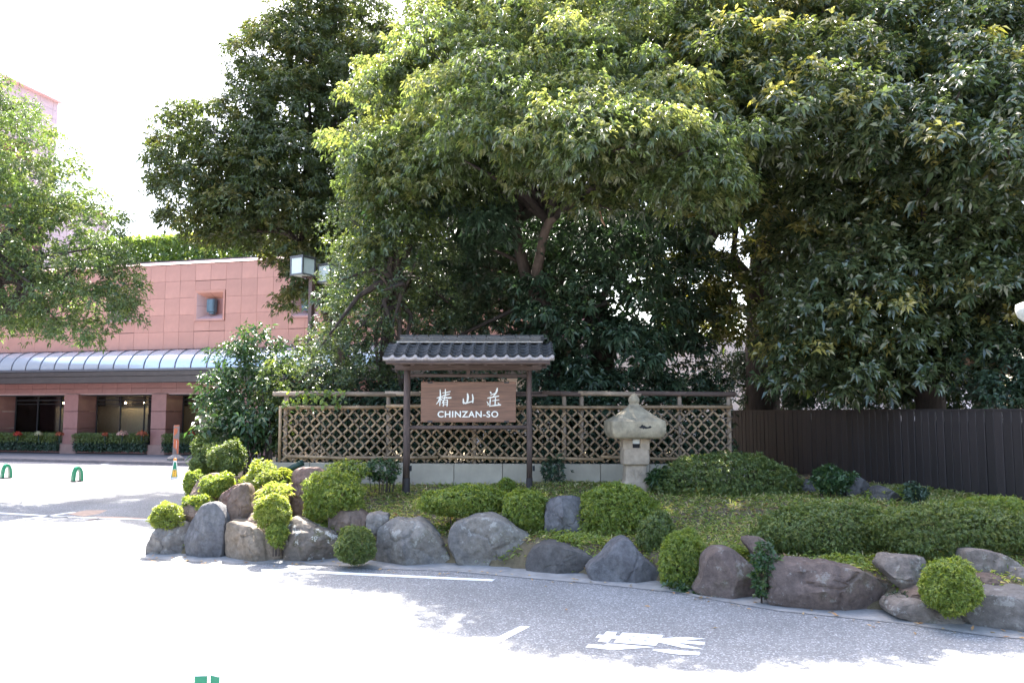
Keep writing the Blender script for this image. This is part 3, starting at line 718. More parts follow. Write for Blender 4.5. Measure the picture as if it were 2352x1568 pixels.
def tile_mesh(lip):
    mb = MB(); n = 9; prof = []
    for j in range(n):
        t = j / (n - 1); x = (t - .5) * TWd * 1.04
        z = -.017 * math.sin(min(t / .68, 1) * math.pi) + (.034 * math.sin((t - .66) / .34 * math.pi * .9) if t > .66 else 0)
        prof.append((x, z))
    th = .014; D = .2
    v = []
    for y in (0, D):
        for x, z in prof: v.append((x, y, z + (.02 if y == 0 else 0)))
    for x, z in prof: v.append((x, 0, z + .02 - th))
    f = [(j, j + 1, n + j + 1, n + j) for j in range(n - 1)]; mi = [0] * len(f)
    g = [(2 * n + j, 2 * n + j + 1, j + 1, j) for j in range(n - 1)]
    mb.add(v, f, 0); 
    if not lip: mb.f += g; mb.m += [0] * len(g)
    else:
        k = len(mb.v); fl = []
        for x, z in prof: mb.v.append((x, -.006, z + .022))
        for x, z in prof: mb.v.append((x, -.006, -.052))
        for x, z in prof: mb.v.append((x, .03, -.052))
        mb.f += [(k + n + j, k + n + j + 1, k + j + 1, k + j) for j in range(n - 1)]; mb.m += [1] * (n - 1)
        mb.f += [(k + j, k + j + 1, j + 1, j) for j in range(n - 1)]; mb.m += [0] * (n - 1)
        mb.f += [(k + 2 * n + j, k + 2 * n + j + 1, k + n + j + 1, k + n + j) for j in range(n - 1)]; mb.m += [1] * (n - 1)
    return mb.mesh('tile', [M['tile'], M['tile_lip']], True)
t_mid, t_lip = tile_mesh(False), tile_mesh(True)
for s in (1, -1):
    for r in range(5):
        for i in range(15):
            y = EVY - .02 + r * .142 * math.cos(sl); z = EVZ + .045 + r * .142 * math.sin(sl)
            x = .04 + (i - 7) * TWd
            o = link('tile', t_lip if r == 0 else t_mid, sg, (x if s > 0 else -x + .08, s * y, zz(z) + rnd.uniform(-.003, .003)), (sl + rnd.uniform(-.012, .012), rnd.uniform(-.015, .015), 0 if s > 0 else math.pi))
for x0, x1, z, d, h, mt in ((-1.24, 1.3, 3.325, .26, .028, 'mortar'),):
    MB().box(((x0 + x1) / 2, 0, zz(z)), (x1 - x0, d, h)).build('ridge_mortar', M[mt], sg)
for row, (z, d) in enumerate(((3.35, .28), (3.385, .24), (3.425, .17))):
    for i in range(10):
        x = -1.2 + (i + .5) * .253 + (.06 if row % 2 else 0)
        MB().box((0, 0, 0), (.247, d, .026 if row < 2 else .05), bev=.008).build('ridge_tile', M['tile'], sg, (x, 0, zz(z) + rnd.uniform(-.003, .003)), (0, rnd.uniform(-.01, .01), 0))
    if row < 2: MB().box((.04, 0, zz(z + .0165)), (2.45, d - .03, .007)).build('ridge_mortar', M['mortar'], sg)
BX = .0068
bd = MB().box((BX, -.03, zz(2.283)), (1.655, .045, .702), bev=.006).build('name_board', M['board'], sg)
for x in (-.66, .67):
    for z in (2.62, 1.945): MB().box((x, -.055, zz(z)), (.085, .006, .03), bev=.002).build('clamp', M['blackboard'], bd)
cs = .00141
def bl(cx, cy): return (BX + (cx - 1161) * cs, zz(2.283) - (cy - 853) * cs)
def stroke(mb, pts, w, th=.006):
    p = [bl(*q[:2]) for q in pts]; ws = [(q[2] if len(q) > 2 else w) * cs * .5 for q in pts]
    n = len(p); L, Rr = [], []
    for i in range(n):
        a = p[max(i - 1, 0)]; b = p[min(i + 1, n - 1)]; d = (b[0] - a[0], b[1] - a[1]); l = math.hypot(*d) or 1; nx_, ny_ = -d[1] / l, d[0] / l
        L.append((p[i][0] + nx_ * ws[i], p[i][1] + ny_ * ws[i])); Rr.append((p[i][0] - nx_ * ws[i], p[i][1] - ny_ * ws[i]))
    a = p[0]; d0 = (p[0][0] - p[1][0], p[0][1] - p[1][1]); l = math.hypot(*d0); e0 = (p[0][0] + d0[0] / l * ws[0] * .8, p[0][1] + d0[1] / l * ws[0] * .8)
    d1 = (p[-1][0] - p[-2][0], p[-1][1] - p[-2][1]); l = math.hypot(*d1); e1 = (p[-1][0] + d1[0] / l * ws[-1] * .8, p[-1][1] + d1[1] / l * ws[-1] * .8)
    poly = [e0] + L + [e1] + Rr[::-1]
    stroke.k += 1; y0 = -.0545 - stroke.k % 7 * .0004
    mb.prism(poly, y0, y0 - th, lambda x, y, w: (x, w, y))
stroke.k = 0
CH = {'chun': [[(772, 806, 8), (800, 795, 15), (852, 783, 12)], [(812, 703, 10), (816, 760, 17), (812, 850, 15), (808, 898, 12)], [(806, 805, 12), (790, 850, 14), (768, 878, 9)], [(818, 808, 10), (838, 834, 12)],
               [(842, 742, 9), (890, 735, 12), (938, 724, 11)], [(848, 772, 9), (890, 766, 12), (930, 756, 10)], [(832, 806, 9), (890, 802, 13), (950, 797, 11)],
               [(876, 697, 11), (878, 760, 15), (862, 822, 13), (836, 872, 8)], [(886, 792, 10), (915, 805, 12), (948, 806, 8)],
               [(856, 832, 11), (856, 880, 13), (850, 906, 12)], [(860, 832, 9), (885, 828, 10), (903, 826, 11)], [(903, 828, 12), (902, 870, 14), (898, 906, 12)], [(860, 860, 8), (896, 856, 8)], [(858, 886, 8), (896, 882, 8)]],
      'shan': [[(1098, 812, 12), (1100, 845, 19), (1104, 872, 18)], [(1092, 858, 12), (1125, 868, 20), (1165, 858, 15), (1218, 842, 12)], [(1150, 750, 16), (1156, 790, 26), (1152, 830, 24), (1140, 860, 12)], [(1210, 758, 12), (1218, 805, 20), (1215, 862, 15)]],
      'zhuang': [[(1430, 728, 12), (1440, 745, 19)], [(1518, 682, 14), (1512, 715, 24), (1495, 750, 20), (1470, 782, 10)], [(1436, 768, 10), (1480, 750, 12), (1500, 745, 8)], [(1398, 806, 12), (1460, 793, 15), (1536, 780, 14)],
                 [(1432, 790, 9), (1430, 845, 15), (1424, 908, 11)], [(1390, 848, 9), (1408, 880, 16), (1402, 895, 8)], [(1418, 850, 8), (1440, 842, 8)],
                 [(1455, 838, 9), (1495, 832, 13), (1540, 826, 10)], [(1496, 800, 11), (1492, 850, 15), (1490, 892, 12)], [(1432, 902, 10), (1490, 894, 16), (1560, 888, 16)], [(1525, 862, 9), (1545, 885, 15)]]}
for nm, sts in CH.items():
    mb = MB()
    for s in sts: stroke(mb, s, 12)
    mb.build('character', M['letter'], bd)
def text_mesh(txt, size_x, size_y, extrude=.004, offset=0.0):
    cu = bpy.data.curves.new('lettering', 'FONT'); cu.body = txt; cu.extrude = extrude; cu.offset = offset; cu.space_character = 1.12; cu.resolution_u = 4
    o = bpy.data.objects.new('lettering', cu); C.objects.link(o); bpy.context.view_layer.update()
    me = bpy.data.meshes.new_from_object(o.evaluated_get(bpy.context.evaluated_depsgraph_get())); bpy.data.objects.remove(o)
    v = np.array([x.co[:] for x in me.vertices]); lo, hi = v.min(0), v.max(0)
    v[:, 0] = (v[:, 0] - (lo[0] + hi[0]) / 2) * size_x / (hi[0] - lo[0]); v[:, 1] = (v[:, 1] - (lo[1] + hi[1]) / 2) * size_y / (hi[1] - lo[1])
    me.vertices.foreach_set('co', v.reshape(-1)); me.update(); return me
tm = text_mesh('CHINZAN-SO', 1.055, .112, .004, .022); tm.materials.append(M['letter'])
p = bl(1156, 1003); link('lettering', tm, bd, (p[0], -.0555, p[1]), (R(90), 0, 0))

# ------------------------------------------------------------------ stone lantern
lx = P(1457, 1000, 13.6).x
la = empty('stone_lantern', (lx, 13.6, .8), 'weathered stone lantern with a broad sloping roof in front of the lattice fence', 'lantern')
def zl(z): return z - .8
def lo(rings, nm, mat, par=la, **kw):
    o = MB().loft([(zl(z), w, e) for z, w, e in rings], 40, **kw).build(nm, M[mat], par, smooth=True); o.data.set_sharp_from_angle(angle=R(26)); return o
lo([(.55, .25, 7), (.90, .25, 7), (.925, .238, 7), (.965, .225, 7)], 'base', 'stone_warm')
nk = lo([(.963, .2, 8), (.99, .193, 8), (1.2, .178, 8), (1.232, .18, 8)], 'neck', 'stone_warm')
for sgn in (-1, 1):
    for k in range(3):
        pts = [(sgn * (.012 + .05 * t * (1 + k * .7) ** .8), -.187 + .012 * t * 0, zl(.99 + .17 * math.sin(t * math.pi / 2) * (1 - .22 * k))) for t in np.linspace(0, 1, 7)]
        MB().tube(pts, .006, 5).build('carved_petal', M['stone_warm'], nk, smooth=True)
lo([(1.228, .2, 8), (1.25, .225, 7), (1.33, .232, 7), (1.48, .222, 7), (1.49, .218, 7)], 'platform', 'stone_warm')
lb = MB()                                                              # fire box of four corner piers round an opening
for sx in (-1, 1):
    for sy in (-1, 1): lb.box((sx * .141, sy * .141, zl(1.59)), (.158, .158, .2), bev=.008)
lb.box((0, 0, zl(1.502)), (.438, .438, .024)); lb.box((0, 0, zl(1.675)), (.43, .43, .03))
fb = lb.build('fire_box', M['stone_warm'], la)
MB().box((0, -.185, zl(1.628)), (.118, .008, .09)).build('lamp_paper', M['paper'], fb)
MB().box((0, .1, zl(1.59)), (.118, .02, .16)).box((0, -.17, zl(1.548)), (.118, .01, .07)).build('dark_inside', M['black'], fb)
roof = MB(); rings = [(1.668, .30, 12), (1.672, .385, 12), (1.70, .42, 14), (1.765, .452, 14), (1.83, .46, 14), (1.955, .452, 14), (1.96, .448, 14), (1.985, .405, 14), (2.015, .35, 14), (2.06, .29, 12), (2.11, .22, 12), (2.16, .158, 10), (2.205, .108, 7), (2.235, .09, 3)]
roof.loft([(zl(z), w, e) for z, w, e in rings], 64, rz=R(3)); ro = roof.build('roof', M['stone_mossy'], la, smooth=True); ro.data.set_sharp_from_angle(angle=R(22))
lo([(2.225, .085, 2), (2.255, .088, 2), (2.263, .078, 2), (2.275, .09, 2), (2.31, .097, 2), (2.345, .09, 2), (2.375, .066, 2), (2.4, .038, 2), (2.415, .01, 2)], 'finial', 'stone_mossy')
bm_ = [(1418, 1028), (1432, 1018), (1448, 1012), (1452, 1002), (1466, 997), (1470, 1005), (1485, 1008), (1492, 1016), (1512, 1018), (1530, 1008), (1538, 1014), (1545, 1020), (1530, 1028), (1510, 1030), (1492, 1034), (1476, 1030), (1470, 1038), (1462, 1028), (1440, 1030), (1430, 1034)]
mb = MB(); mb.prism([((1091 + .2563 * x - 1457) * .0073, zl(2.1 + (947 - 717.8 - .2563 * y) * .0074)) for x, y in bm_], -.468, -.45, lambda x, y, w: (x, w + .01 - max(0, (y - zl(1.95))) * 1.0, y))
mb.build('black_patch', M['black'], ro)  # flat black patch with an irregular outline on the roof front

# ------------------------------------------------------------------ lamps, cone, totem, parking markers
lp = empty('lamp_post', P(707, 1060, 19), 'brown square lamp post with two box lanterns at the left of the fence', 'street lamp')
lz = lp.location.z; topz = P(707, 634, 19).z - lz
pl_ = MB().box((0, 0, topz / 2 - .6), (.105, .105, topz + 1.2)).build('pole', M['pole'], lp, rot=(0, 0, R(-28)))
def box_lantern(x, y, z, rz):
    h = empty('box_lantern', (x, y, z), None, None, rz=rz); h.parent = lp
    f = MB(); s, hh, b = .42, .44, .035
    for sx in (-1, 1):
        for sy in (-1, 1): f.box((sx * (s / 2 - b / 2), sy * (s / 2 - b / 2), 0), (b, b, hh))
    for zv in (-hh / 2 + b / 2, hh / 2 - b / 2):
        for sg_ in (-1, 1): f.box((sg_ * (s / 2 - b / 2), 0, zv), (b * .96, s - 2 * b, b)); f.box((0, sg_ * (s / 2 - b / 2), zv), (s - 2 * b, b * .96, b))
    f.box((0, 0, hh / 2 + .01), (s + .02, s + .02, .02)); f.box((.0, .1, -hh / 2 - .03), (.06, .06, .06)); f.build('frame', M['lampmetal'], h)
    for a in range(4): MB().box((0, -s / 2 + .02, 0), (s - 2 * b, .008, hh - 2 * b)).build('pane', M['frosted'], h, rot=(0, 0, a * math.pi / 2))
    MB().box((0, 0, -hh / 2 + .01), (s - 2 * b, s - 2 * b, .01)).build('pane', M['frosted'], h)
box_lantern(-.19, -.12, topz + .2, R(-32)); box_lantern(.4, .14, topz + .06, R(-32))
MB().box((.07, .02, topz - .02), (.62, .05, .05), R(20)).build('arm', M['pole'], lp)

gl = empty('globe_lamp', (5.42, 8.15, 0), 'pale rounded lamp head cut off by the right picture edge', 'street lamp')
gz = P(2352, 715, 8.15).z
MB().loft([(gz - .14, .06, 2), (gz - .11, .13, 2.5), (gz - .05, .18, 3), (gz + .02, .2, 3), (gz + .08, .195, 3), (gz + .1, .15, 3)], 24).build('lamp_head', simple('pale_lamp_casing', (.55, .55, .5), .6, .12), gl, smooth=True)
MB().tube([(0, 0, 0), (0, 0, gz - .12)], .045, 10).build('pole', M['lampmetal'], gl, smooth=True)

cg = G(400.7, 1099)
cn = empty('cone_sign', cg, 'small green and white pyramid cone sign with an orange top on the car park', 'cone', rz=R(20))
def pyr(mb, z0, z1, w0, w1, mi=0, off=0): mb.loft([(z0, w0, 12), (z1, w1, 12)], 24, mi)
b = MB(); pyr(b, .03, .58, .125, .04); b.build('body', M['white'], cn)
b = MB(); b.box((0, 0, .015), (.3, .3, .03), bev=.006); b.build('base', M['white'], cn)
b = MB(); b.loft([(.575, .045, 2), (.6, .05, 2), (.64, .04, 2), (.655, .01, 2)], 12); b.build('cap', M['orange'], cn, smooth=True)
def face_quad(z0, z1, k0, k1, mat, name, lift):
    for a in range(4):
        w = lambda z: .125 + (.04 - .125) * (z - .03) / .55
        MB().add([(-w(z0) * k0, -w(z0) - lift, z0), (w(z0) * k0, -w(z0) - lift, z0), (w(z1) * k1, -w(z1) - lift, z1), (-w(z1) * k1, -w(z1) - lift, z1)], [(0, 1, 2, 3)]).build(name, mat, cn, rot=(0, 0, a * math.pi / 2))
face_quad(.06, .53, .76, .6, M['green'], 'green_panel', .003)
face_quad(.07, .28, .5, .66, M['yellow'], 'yellow_panel', .006)
for a in range(4):
    t = MB(); w = lambda z: .125 + (.04 - .125) * (z - .03) / .55
    def bar(x, z, dx, dz, mi=0): y = -w(z) - .009; t.add([(x - dx, y - .0005, z - dz), (x + dx, y - .0005, z - dz), (x + dx, y + .001, z + dz), (x - dx, y + .001, z + dz)], [(0, 1, 2, 3)], mi)
    for z in (.262, .248, .226): bar(0, z, .024, .004)
    for x in (-.022, .022): bar(x, .244, .004, .022)
    bar(0, .19, .02, .004); bar(.012, .172, .005, .02); bar(-.012, .176, .005, .008); bar(0, .128, .018, .004); bar(-.014, .112, .005, .016); bar(0, .096, .018, .004)
    for x in (-.026, -.009, .009, .026): bar(x, .305, .006, .008, 1)
    t.build('print', [M['brownprint'], M['white']], cn, rot=(0, 0, a * math.pi / 2))

tg = G(403, 1057, .12)
to = empty('totem_marker', tg, 'slim orange and grey upright totem on a concrete foot by the pavement edge', 'totem', rz=R(24))
b = MB(); b.loft([(0, .32, 4), (.1, .33, 4), (.13, .3, 4), (.24, .14, 5)], 24); b.build('foot', simple('totem_foot_concrete', (.28, .25, .23), .85, .15), to)
b = MB().box((0, 0, .84), (.23, .13, 1.24), bev=.006).build('column', M['totem'], to)
for pl in ([(-.1, 1.4), (.1, 1.42), (.1, 1.46), (-.1, 1.45)], [(-.1, .98), (-.05, 1.06), (.02, 1.14), (.05, 1.28), (-.03, 1.36), (-.1, 1.3)], [(-.1, .56), (-.1, .93), (-.02, .88), (.06, .9), (.1, .8), (.1, .3), (.05, .25), (.02, .42), (-.04, .5)]):
    MB().prism(pl, -.0665, -.069, lambda x, y, w: (x, w, y)).build('orange_print', M['totem_orange'], b)
MB().box((.01, -.0705, .66), (.014, .003, .34)).build('white_stripe', M['white'], b)
MB().box((-.1165, -.03, .8), (.003, .03, 1.1)).build('pale_edge', M['palewall'], b)

def arch(label, u, v, rz, k=1.0, g='green arch markers on the car park'):
    e = empty('arch_marker', G(u, v), label, 'parking marker', g, rz)
    n = 12; w, h, t, d = .15 * k, .46 * k, .045 * k, .2 * k
    po, pi_ = [], []
    for i in range(n + 1):
        a = math.pi * i / n; po.append((-w * math.cos(a), h - w * 1.9 + w * 1.9 * math.sin(a) if 0 < i < n else 0.0)); 
    po = [(-w, 0), (-w * .97, h * .35), (-w * .82, h * .68), (-w * .5, h * .92), (-w * .15, h), (w * .15, h), (w * .5, h * .92), (w * .82, h * .68), (w * .97, h * .35), (w, 0)]
    pi_ = [(x * .52 if abs(x) > w * .3 else x * .5, z * .8 if z > 0 else 0) for x, z in po]
    m = len(po); mb = MB()
    vs = [(x, -d / 2, z) for x, z in po] + [(x, -d / 2, z) for x, z in pi_] + [(x, d / 2, z) for x, z in po] + [(x, d / 2, z) for x, z in pi_]
    fs = []; mi = []
    for i in range(m - 1):
        fs += [(i, i + 1, m + i + 1, m + i), (2 * m + i + 1, 2 * m + i, 3 * m + i, 3 * m + i + 1), (i + 1, i, 2 * m + i, 2 * m + i + 1), (m + i, m + i + 1, 3 * m + i + 1, 3 * m + i)]
    mb.add(vs, fs); mb.build('hoop', M['green'], e)
    MB().box((0, 0, .012), (w * 2.7, d * 1.25, .024), bev=.004).build('base_plate', M['darkplate'], e)
arch('green arch marker at the left picture edge', 14, 1098, R(48)); arch('green arch marker standing alone mid car park', 177, 1105.5, R(48))
ck = empty('chevron_marker', (-1.83, 5.0, 0), 'green two plate marker cut off by the bottom picture edge', 'parking marker')
zt = P(500, 1551, 5.0).z
for sx, rz, dx in ((-1, R(8), -.052), (1, R(-30), .034)):
    MB().box((0, 0, zt / 2), (.074, .012, zt), bev=.003).build('plate', M['green'], ck, (dx, 0, 0), (0, 0, rz))
    MB().box((0, 0, zt + .004), (.076, .014, .008)).build('plate_edge', M['white'], ck, (dx, 0, 0), (0, 0, rz))
MB().box((0, 0, .015), (.26, .2, .03), bev=.005).build('base_plate', M['darkplate'], ck)

ul = P(1161, 1074, 14.55) if False else P(679, 1073, 14.4)
up = empty('garden_uplight', ul, 'dark green tubular garden spotlight in front of the concrete wall', 'spotlight', rz=R(20))
MB().tube([(-.15, 0, -.05), (.13, 0, .09)], [.05, .058], 12).build('lamp_tube', M['greenlamp'], up, smooth=True)
MB().tube([(-.05, 0, -.3), (-.05, 0, -.02)], .015, 6).build('stake', M['greenlamp'], up)

# ------------------------------------------------------------------ rocks
from mathutils import noise as mn
RM = {
 'grey': rockmat('grey_rock', (.14, .125, .115), (.21, .19, .175), (.31, .28, .25), lichen=.3),
 'blue': rockmat('blue_grey_rock', (.105, .1, .105), (.16, .155, .16), (.22, .21, .205), streak=(1.6, 1.6, .5)),
 'brown': rockmat('brown_rock', (.12, .085, .068), (.19, .135, .105), (.26, .19, .15)),
 'red': rockmat('reddish_rock', (.17, .105, .085), (.26, .165, .135), (.36, .25, .21)),
 'tan': rockmat('tan_rock', (.17, .135, .1), (.29, .23, .175), (.42, .35, .27), streak=(1.5, 1.5, .7)),
 'purple': rockmat('purple_brown_rock', (.12, .09, .08), (.175, .13, .112), (.23, .17, .145), lichen=.22, moss=.35, scale=2.4),
 'dark': rockmat('dark_oval_rock', (.085, .077, .074), (.12, .11, .104), (.165, .15, .138)),
 'lichen': rockmat('lichen_rock', (.13, .11, .09), (.19, .16, .135), (.26, .22, .19), lichen=1.0, moss=.9),
 'mix': rockmat('streaked_grey_rock', (.14, .135, .135), (.24, .215, .185), (.31, .285, .26), lichen=.35, moss=.3, streak=(1.2, 1.2, .6)),
 'ledge': rockmat('grey_brown_ledge_rock', (.15, .125, .11), (.22, .185, .16), (.29, .25, .22), lichen=.3, moss=.3, streak=(.6, .6, 2.5)),
}
def rock(label, mat, pts, vb, thick=.42, box=.72, amp=.06, dy=0.0, Y=None, facet=0.0, conv=None, name='rock'):
    pts = [conv(*p) for p in pts] if conv else pts
    us = [p[0] for p in pts]; vs = [p[1] for p in pts]
    if Y is None:
        Yf = G(sum(us) / len(us), vb).y
    else: Yf = Y
    wm = S(max(us) - min(us), Yf); D = wm * thick + .12
    Yc = Yf + D * .62 + dy
    poly = [P(u, v, Yf + D * .25 + dy) for u, v in pts]
    cx = (min(p.x for p in poly) + max(p.x for p in poly)) / 2; cz = (min(p.z for p in poly) + max(p.z for p in poly)) / 2
    NT, NR = 68, 32
    rad = []
    for j in range(NT):
        a = 2 * math.pi * j / NT; dx, dz = math.cos(a), math.sin(a); best = .02
        for i in range(len(poly)):
            p, q = poly[i], poly[(i + 1) % len(poly)]
            ex, ez = q.x - p.x, q.z - p.z; den = dx * ez - dz * ex
            if abs(den) < 1e-9: continue
            t = ((p.x - cx) * ez - (p.z - cz) * ex) / den; s = ((p.x - cx) * dz - (p.z - cz) * dx) / den
            if t > 0 and -1e-6 <= s <= 1 + 1e-6: best = max(best, t)
        rad.append(best)
    rad = [(rad[j - 1] + 2 * rad[j] + rad[(j + 1) % NT]) / 4 * 1.04 for j in range(NT)]
    seed = Vector((rnd.uniform(0, 100), rnd.uniform(0, 100), rnd.uniform(0, 100)))
    size = max(wm, .3); verts = []
    planes = []
    for k in range(int(facet) + 9):
        n = Vector((rnd.uniform(-.75, .75), -1, rnd.uniform(-.5, .85))).normalized(); planes.append((n, rnd.uniform(.58, .9)))
    def disp(p):
        q = Vector(p) / size; w = Vector(p) * 1.6
        f = mn.fractal(q * 1.7 + seed, .9, 2.1, 4) * amp * .9
        dv = mn.voronoi(q * 2.4 + seed)[0]; f -= max(0, .09 - (dv[1] - dv[0])) * amp * 5.5
        f += (mn.noise(w * 5 + seed) * .011 + mn.noise(w * 12 + seed) * .006 + abs(mn.noise(w * 3.2 + seed)) * .022 - .01) / size * (amp / .06)
        return f * size
    for i in range(NR + 1):
        ph = math.pi * i / NR
        c_, s_ = math.cos(ph), math.sin(ph)
        s2 = abs(s_) ** box; y = -math.copysign(abs(c_) ** box, c_) * D
        for j in range(NT):
            a = 2 * math.pi * j / NT
            x = rad[j] * s2 * math.cos(a); z = rad[j] * s2 * math.sin(a)
            p = Vector((x, y, z))
            n = Vector((math.cos(a) * s_, -c_ * wm / (2 * D), math.sin(a) * s_)).normalized()
            for pn, pd in planes:
                e = Vector((p.x / (wm / 2), p.y / D, p.z / max(.1, max(rad)))).dot(pn) - pd
                if e > 0: p -= Vector((pn.x * wm / 2, pn.y * D, pn.z * max(rad))) * e * .93
            p += n * disp(p) * (.5 + .5 * abs(c_))
            verts.append(p)
            if i in (0, NR): break
    fs = []; k0 = 0; row = lambda i: 1 + (i - 1) * NT
    last = len(verts) - 1
    for j in range(NT): fs.append((0, row(1) + (j + 1) % NT, row(1) + j)); fs.append((last, row(NR - 1) + j, row(NR - 1) + (j + 1) % NT))
    for i in range(1, NR - 1):
        for j in range(NT): fs.append((row(i) + j, row(i) + (j + 1) % NT, row(i + 1) + (j + 1) % NT, row(i + 1) + j))
    me = bpy.data.meshes.new(name); me.from_pydata([tuple(v) for v in verts], [], fs); me.materials.append(RM[mat])
    me.polygons.foreach_set('use_smooth', [True] * len(fs)); me.update(); me.set_sharp_from_angle(angle=R(24))
    return tag(link(name, me, None, (cx, Yc, cz)), label, 'rock')
c7 = lambda x, y: (321.6 + x * .2295, 1022 + y * .2295)
cb = lambda x, y: (602.9 + .2686 * x, 1004.9 + .2686 * y)
cp = lambda x, y: (1148.4 + .2686 * x, 1004.9 + .2686 * y)
cu_ = lambda x, y: (1665.2 + .3663 * x, 890 + .3663 * y)
cv = lambda x, y: (1952.3 + .18675 * x, 1177.1 + .18675 * y)
rock('low grey rock at the far left end of the rockery', 'grey', [(45, 1130), (65, 980), (120, 880), (200, 800), (260, 755), (340, 750), (440, 790), (470, 850), (470, 950), (470, 1130)], 1276, .4, conv=c7, facet=3)
rock('large smooth blue grey dome rock beside the leftmost rock', 'blue', [(425, 1140), (425, 950), (460, 830), (520, 720), (600, 620), (690, 578), (760, 590), (810, 640), (850, 720), (855, 850), (850, 1000), (840, 1150), (600, 1150)], 1283, .38, conv=c7, amp=.045, dy=.03)
rock('small dark rock wedged above the left dome rock', 'brown', [(400, 620), (480, 590), (540, 620), (620, 620), (560, 720), (470, 800), (405, 760)], 0, .5, conv=c7, Y=12.3)
rock('brown arched rock between the stepped cushions of the left end', 'brown', [(485, 560), (515, 420), (590, 335), (680, 285), (760, 285), (820, 380), (760, 560), (620, 600)], 0, .5, conv=c7, Y=13.3)
rock('reddish pointed rock below the upper left cushion', 'red', [(765, 550), (830, 480), (900, 425), (970, 385), (940, 500), (900, 640), (845, 660), (800, 610)], 0, .5, conv=c7, Y=12.7)
rock('tall brown dome rock behind the broken tan block', 'brown', [(840, 830), (850, 620), (880, 520), (920, 440), (1000, 385), (1070, 400), (1110, 600), (1150, 720), (1120, 830)], 0, .45, conv=c7, Y=12.0)
rock('broken tan block rock with a flat slanted top', 'tan', [(825, 1170), (815, 960), (830, 800), (880, 762), (1000, 778), (1180, 820), (1260, 880), (1340, 960), (1410, 1090), (1415, 1170)], 1290, .42, box=.55, amp=.07, conv=c7, facet=4)
rock('pale topped rock between the two sunlit bushes', 'red', [(1125, 700), (1150, 490), (1200, 415), (1300, 408), (1470, 408), (1480, 560), (1400, 700)], 0, .4, box=.55, conv=c7, Y=12.5, facet=2)
rock('tall upright brown slab rock left of the big round bush', 'red', [(1470, 700), (1465, 420), (1490, 300), (1540, 250), (1640, 228), (1750, 232), (1830, 260), (1820, 420), (1720, 620), (1660, 740)], 0, .3, box=.6, conv=c7, Y=12.8)
rock('small brown rock tucked above the broken tan block', 'brown', [(1035, 780), (1080, 690), (1140, 688), (1210, 780), (1170, 850), (1060, 840)], 0, .5, conv=c7, Y=11.9)
rock('mossy rock spotted with white lichen', 'lichen', [(1445, 1180), (1440, 950), (1450, 850), (1490, 740), (1520, 712), (1600, 760), (1760, 830), (1900, 880), (1965, 960), (1990, 1080), (2060, 1150), (1900, 1185)], 1290, .38, amp=.07, conv=c7)
rock('brown rock in the shade under the big round bush', 'brown', [(1850, 700), (2000, 655), (2200, 650), (2270, 720), (2270, 850), (2100, 900), (1900, 900)], 0, .4, conv=c7, Y=11.9)
rock('small dark rock between the broken block and lichen rock', 'dark', [(1370, 1160), (1385, 1000), (1430, 940), (1470, 1000), (1480, 1160)], 1287, .5, conv=c7, dy=.1)
rock('small grey rock right of the small low round bush', 'grey', [(880, 800), (890, 655), (960, 640), (1070, 655), (1070, 740), (1000, 830)], 0, .5, conv=cb, Y=11.5)
rock('big streaked grey boulder right of the small low round bush', 'mix', [(950, 1075), (975, 900), (975, 800), (1040, 730), (1130, 696), (1230, 720), (1320, 703), (1400, 750), (1480, 840), (1560, 920), (1605, 1010), (1630, 1100), (1450, 1125), (1250, 1115)], 1299, .36, amp=.055, conv=cb)
rock('widest grey boulder in the middle of the rockery', 'mix', [(1582, 920), (1600, 820), (1640, 740), (1750, 708), (1830, 680), (1970, 673), (2060, 705), (2150, 760), (2270, 840), (2310, 900), (2300, 980), (2290, 1080), (2250, 1140), (2080, 1150), (1740, 1145), (1650, 1090), (1620, 1000)], 1305, .34, amp=.055, conv=cb)
rock('cracked blue grey rock set back beside the round bush', 'blue', [(385, 960), (385, 640), (400, 560), (500, 518), (640, 512), (720, 540), (740, 960)], 0, .35, box=.5, amp=.08, conv=cp, Y=11.3, facet=3)
rock('dark rounded oval rock low on the road edge', 'dark', [(226, 1110), (240, 1040), (290, 960), (380, 913), (470, 903), (600, 928), (730, 972), (805, 1000), (835, 1060), (800, 1130), (760, 1180), (480, 1200), (250, 1165)], 1320, .36, amp=.03, conv=cp)
rock('pointed triangular blue grey rock on the road edge', 'blue', [(748, 1110), (790, 1070), (880, 1020), (930, 950), (980, 898), (1050, 855), (1120, 872), (1170, 940), (1230, 1010), (1320, 1080), (1400, 1170), (1475, 1240), (1500, 1320), (1350, 1315), (1150, 1290), (950, 1260), (790, 1235), (765, 1170)], 1338, .3, box=.8, amp=.045, conv=cp)
rock('smooth purple brown hump rock right of the tall ball bush', 'purple', [(1675, 1340), (1755, 1210), (1768, 1080), (1800, 1010), (1860, 962), (1930, 952), (2010, 972), (2090, 1030), (2165, 1090), (2235, 1190), (2290, 1290), (2325, 1440), (2200, 1450), (2050, 1425), (1850, 1385)], 1378, .34, amp=.03, conv=cp)
rock('small dark leaning rock above the purple brown hump', 'purple', [(2095, 890), (2130, 852), (2220, 857), (2300, 900), (2380, 990), (2400, 1140), (2260, 1130), (2190, 1010)], 0, .4, conv=cp, Y=9.3)
rock('long dark brown block rock with a flat sloping top', 'purple', [(325, 1390), (335, 1240), (325, 1140), (350, 1093), (450, 1100), (700, 1107), (850, 1138), (980, 1198), (1085, 1240), (1145, 1290), (1085, 1350), (1085, 1450), (850, 1455), (650, 1435), (480, 1410)], 1407, .26, box=.5, amp=.06, conv=cu_, facet=2)
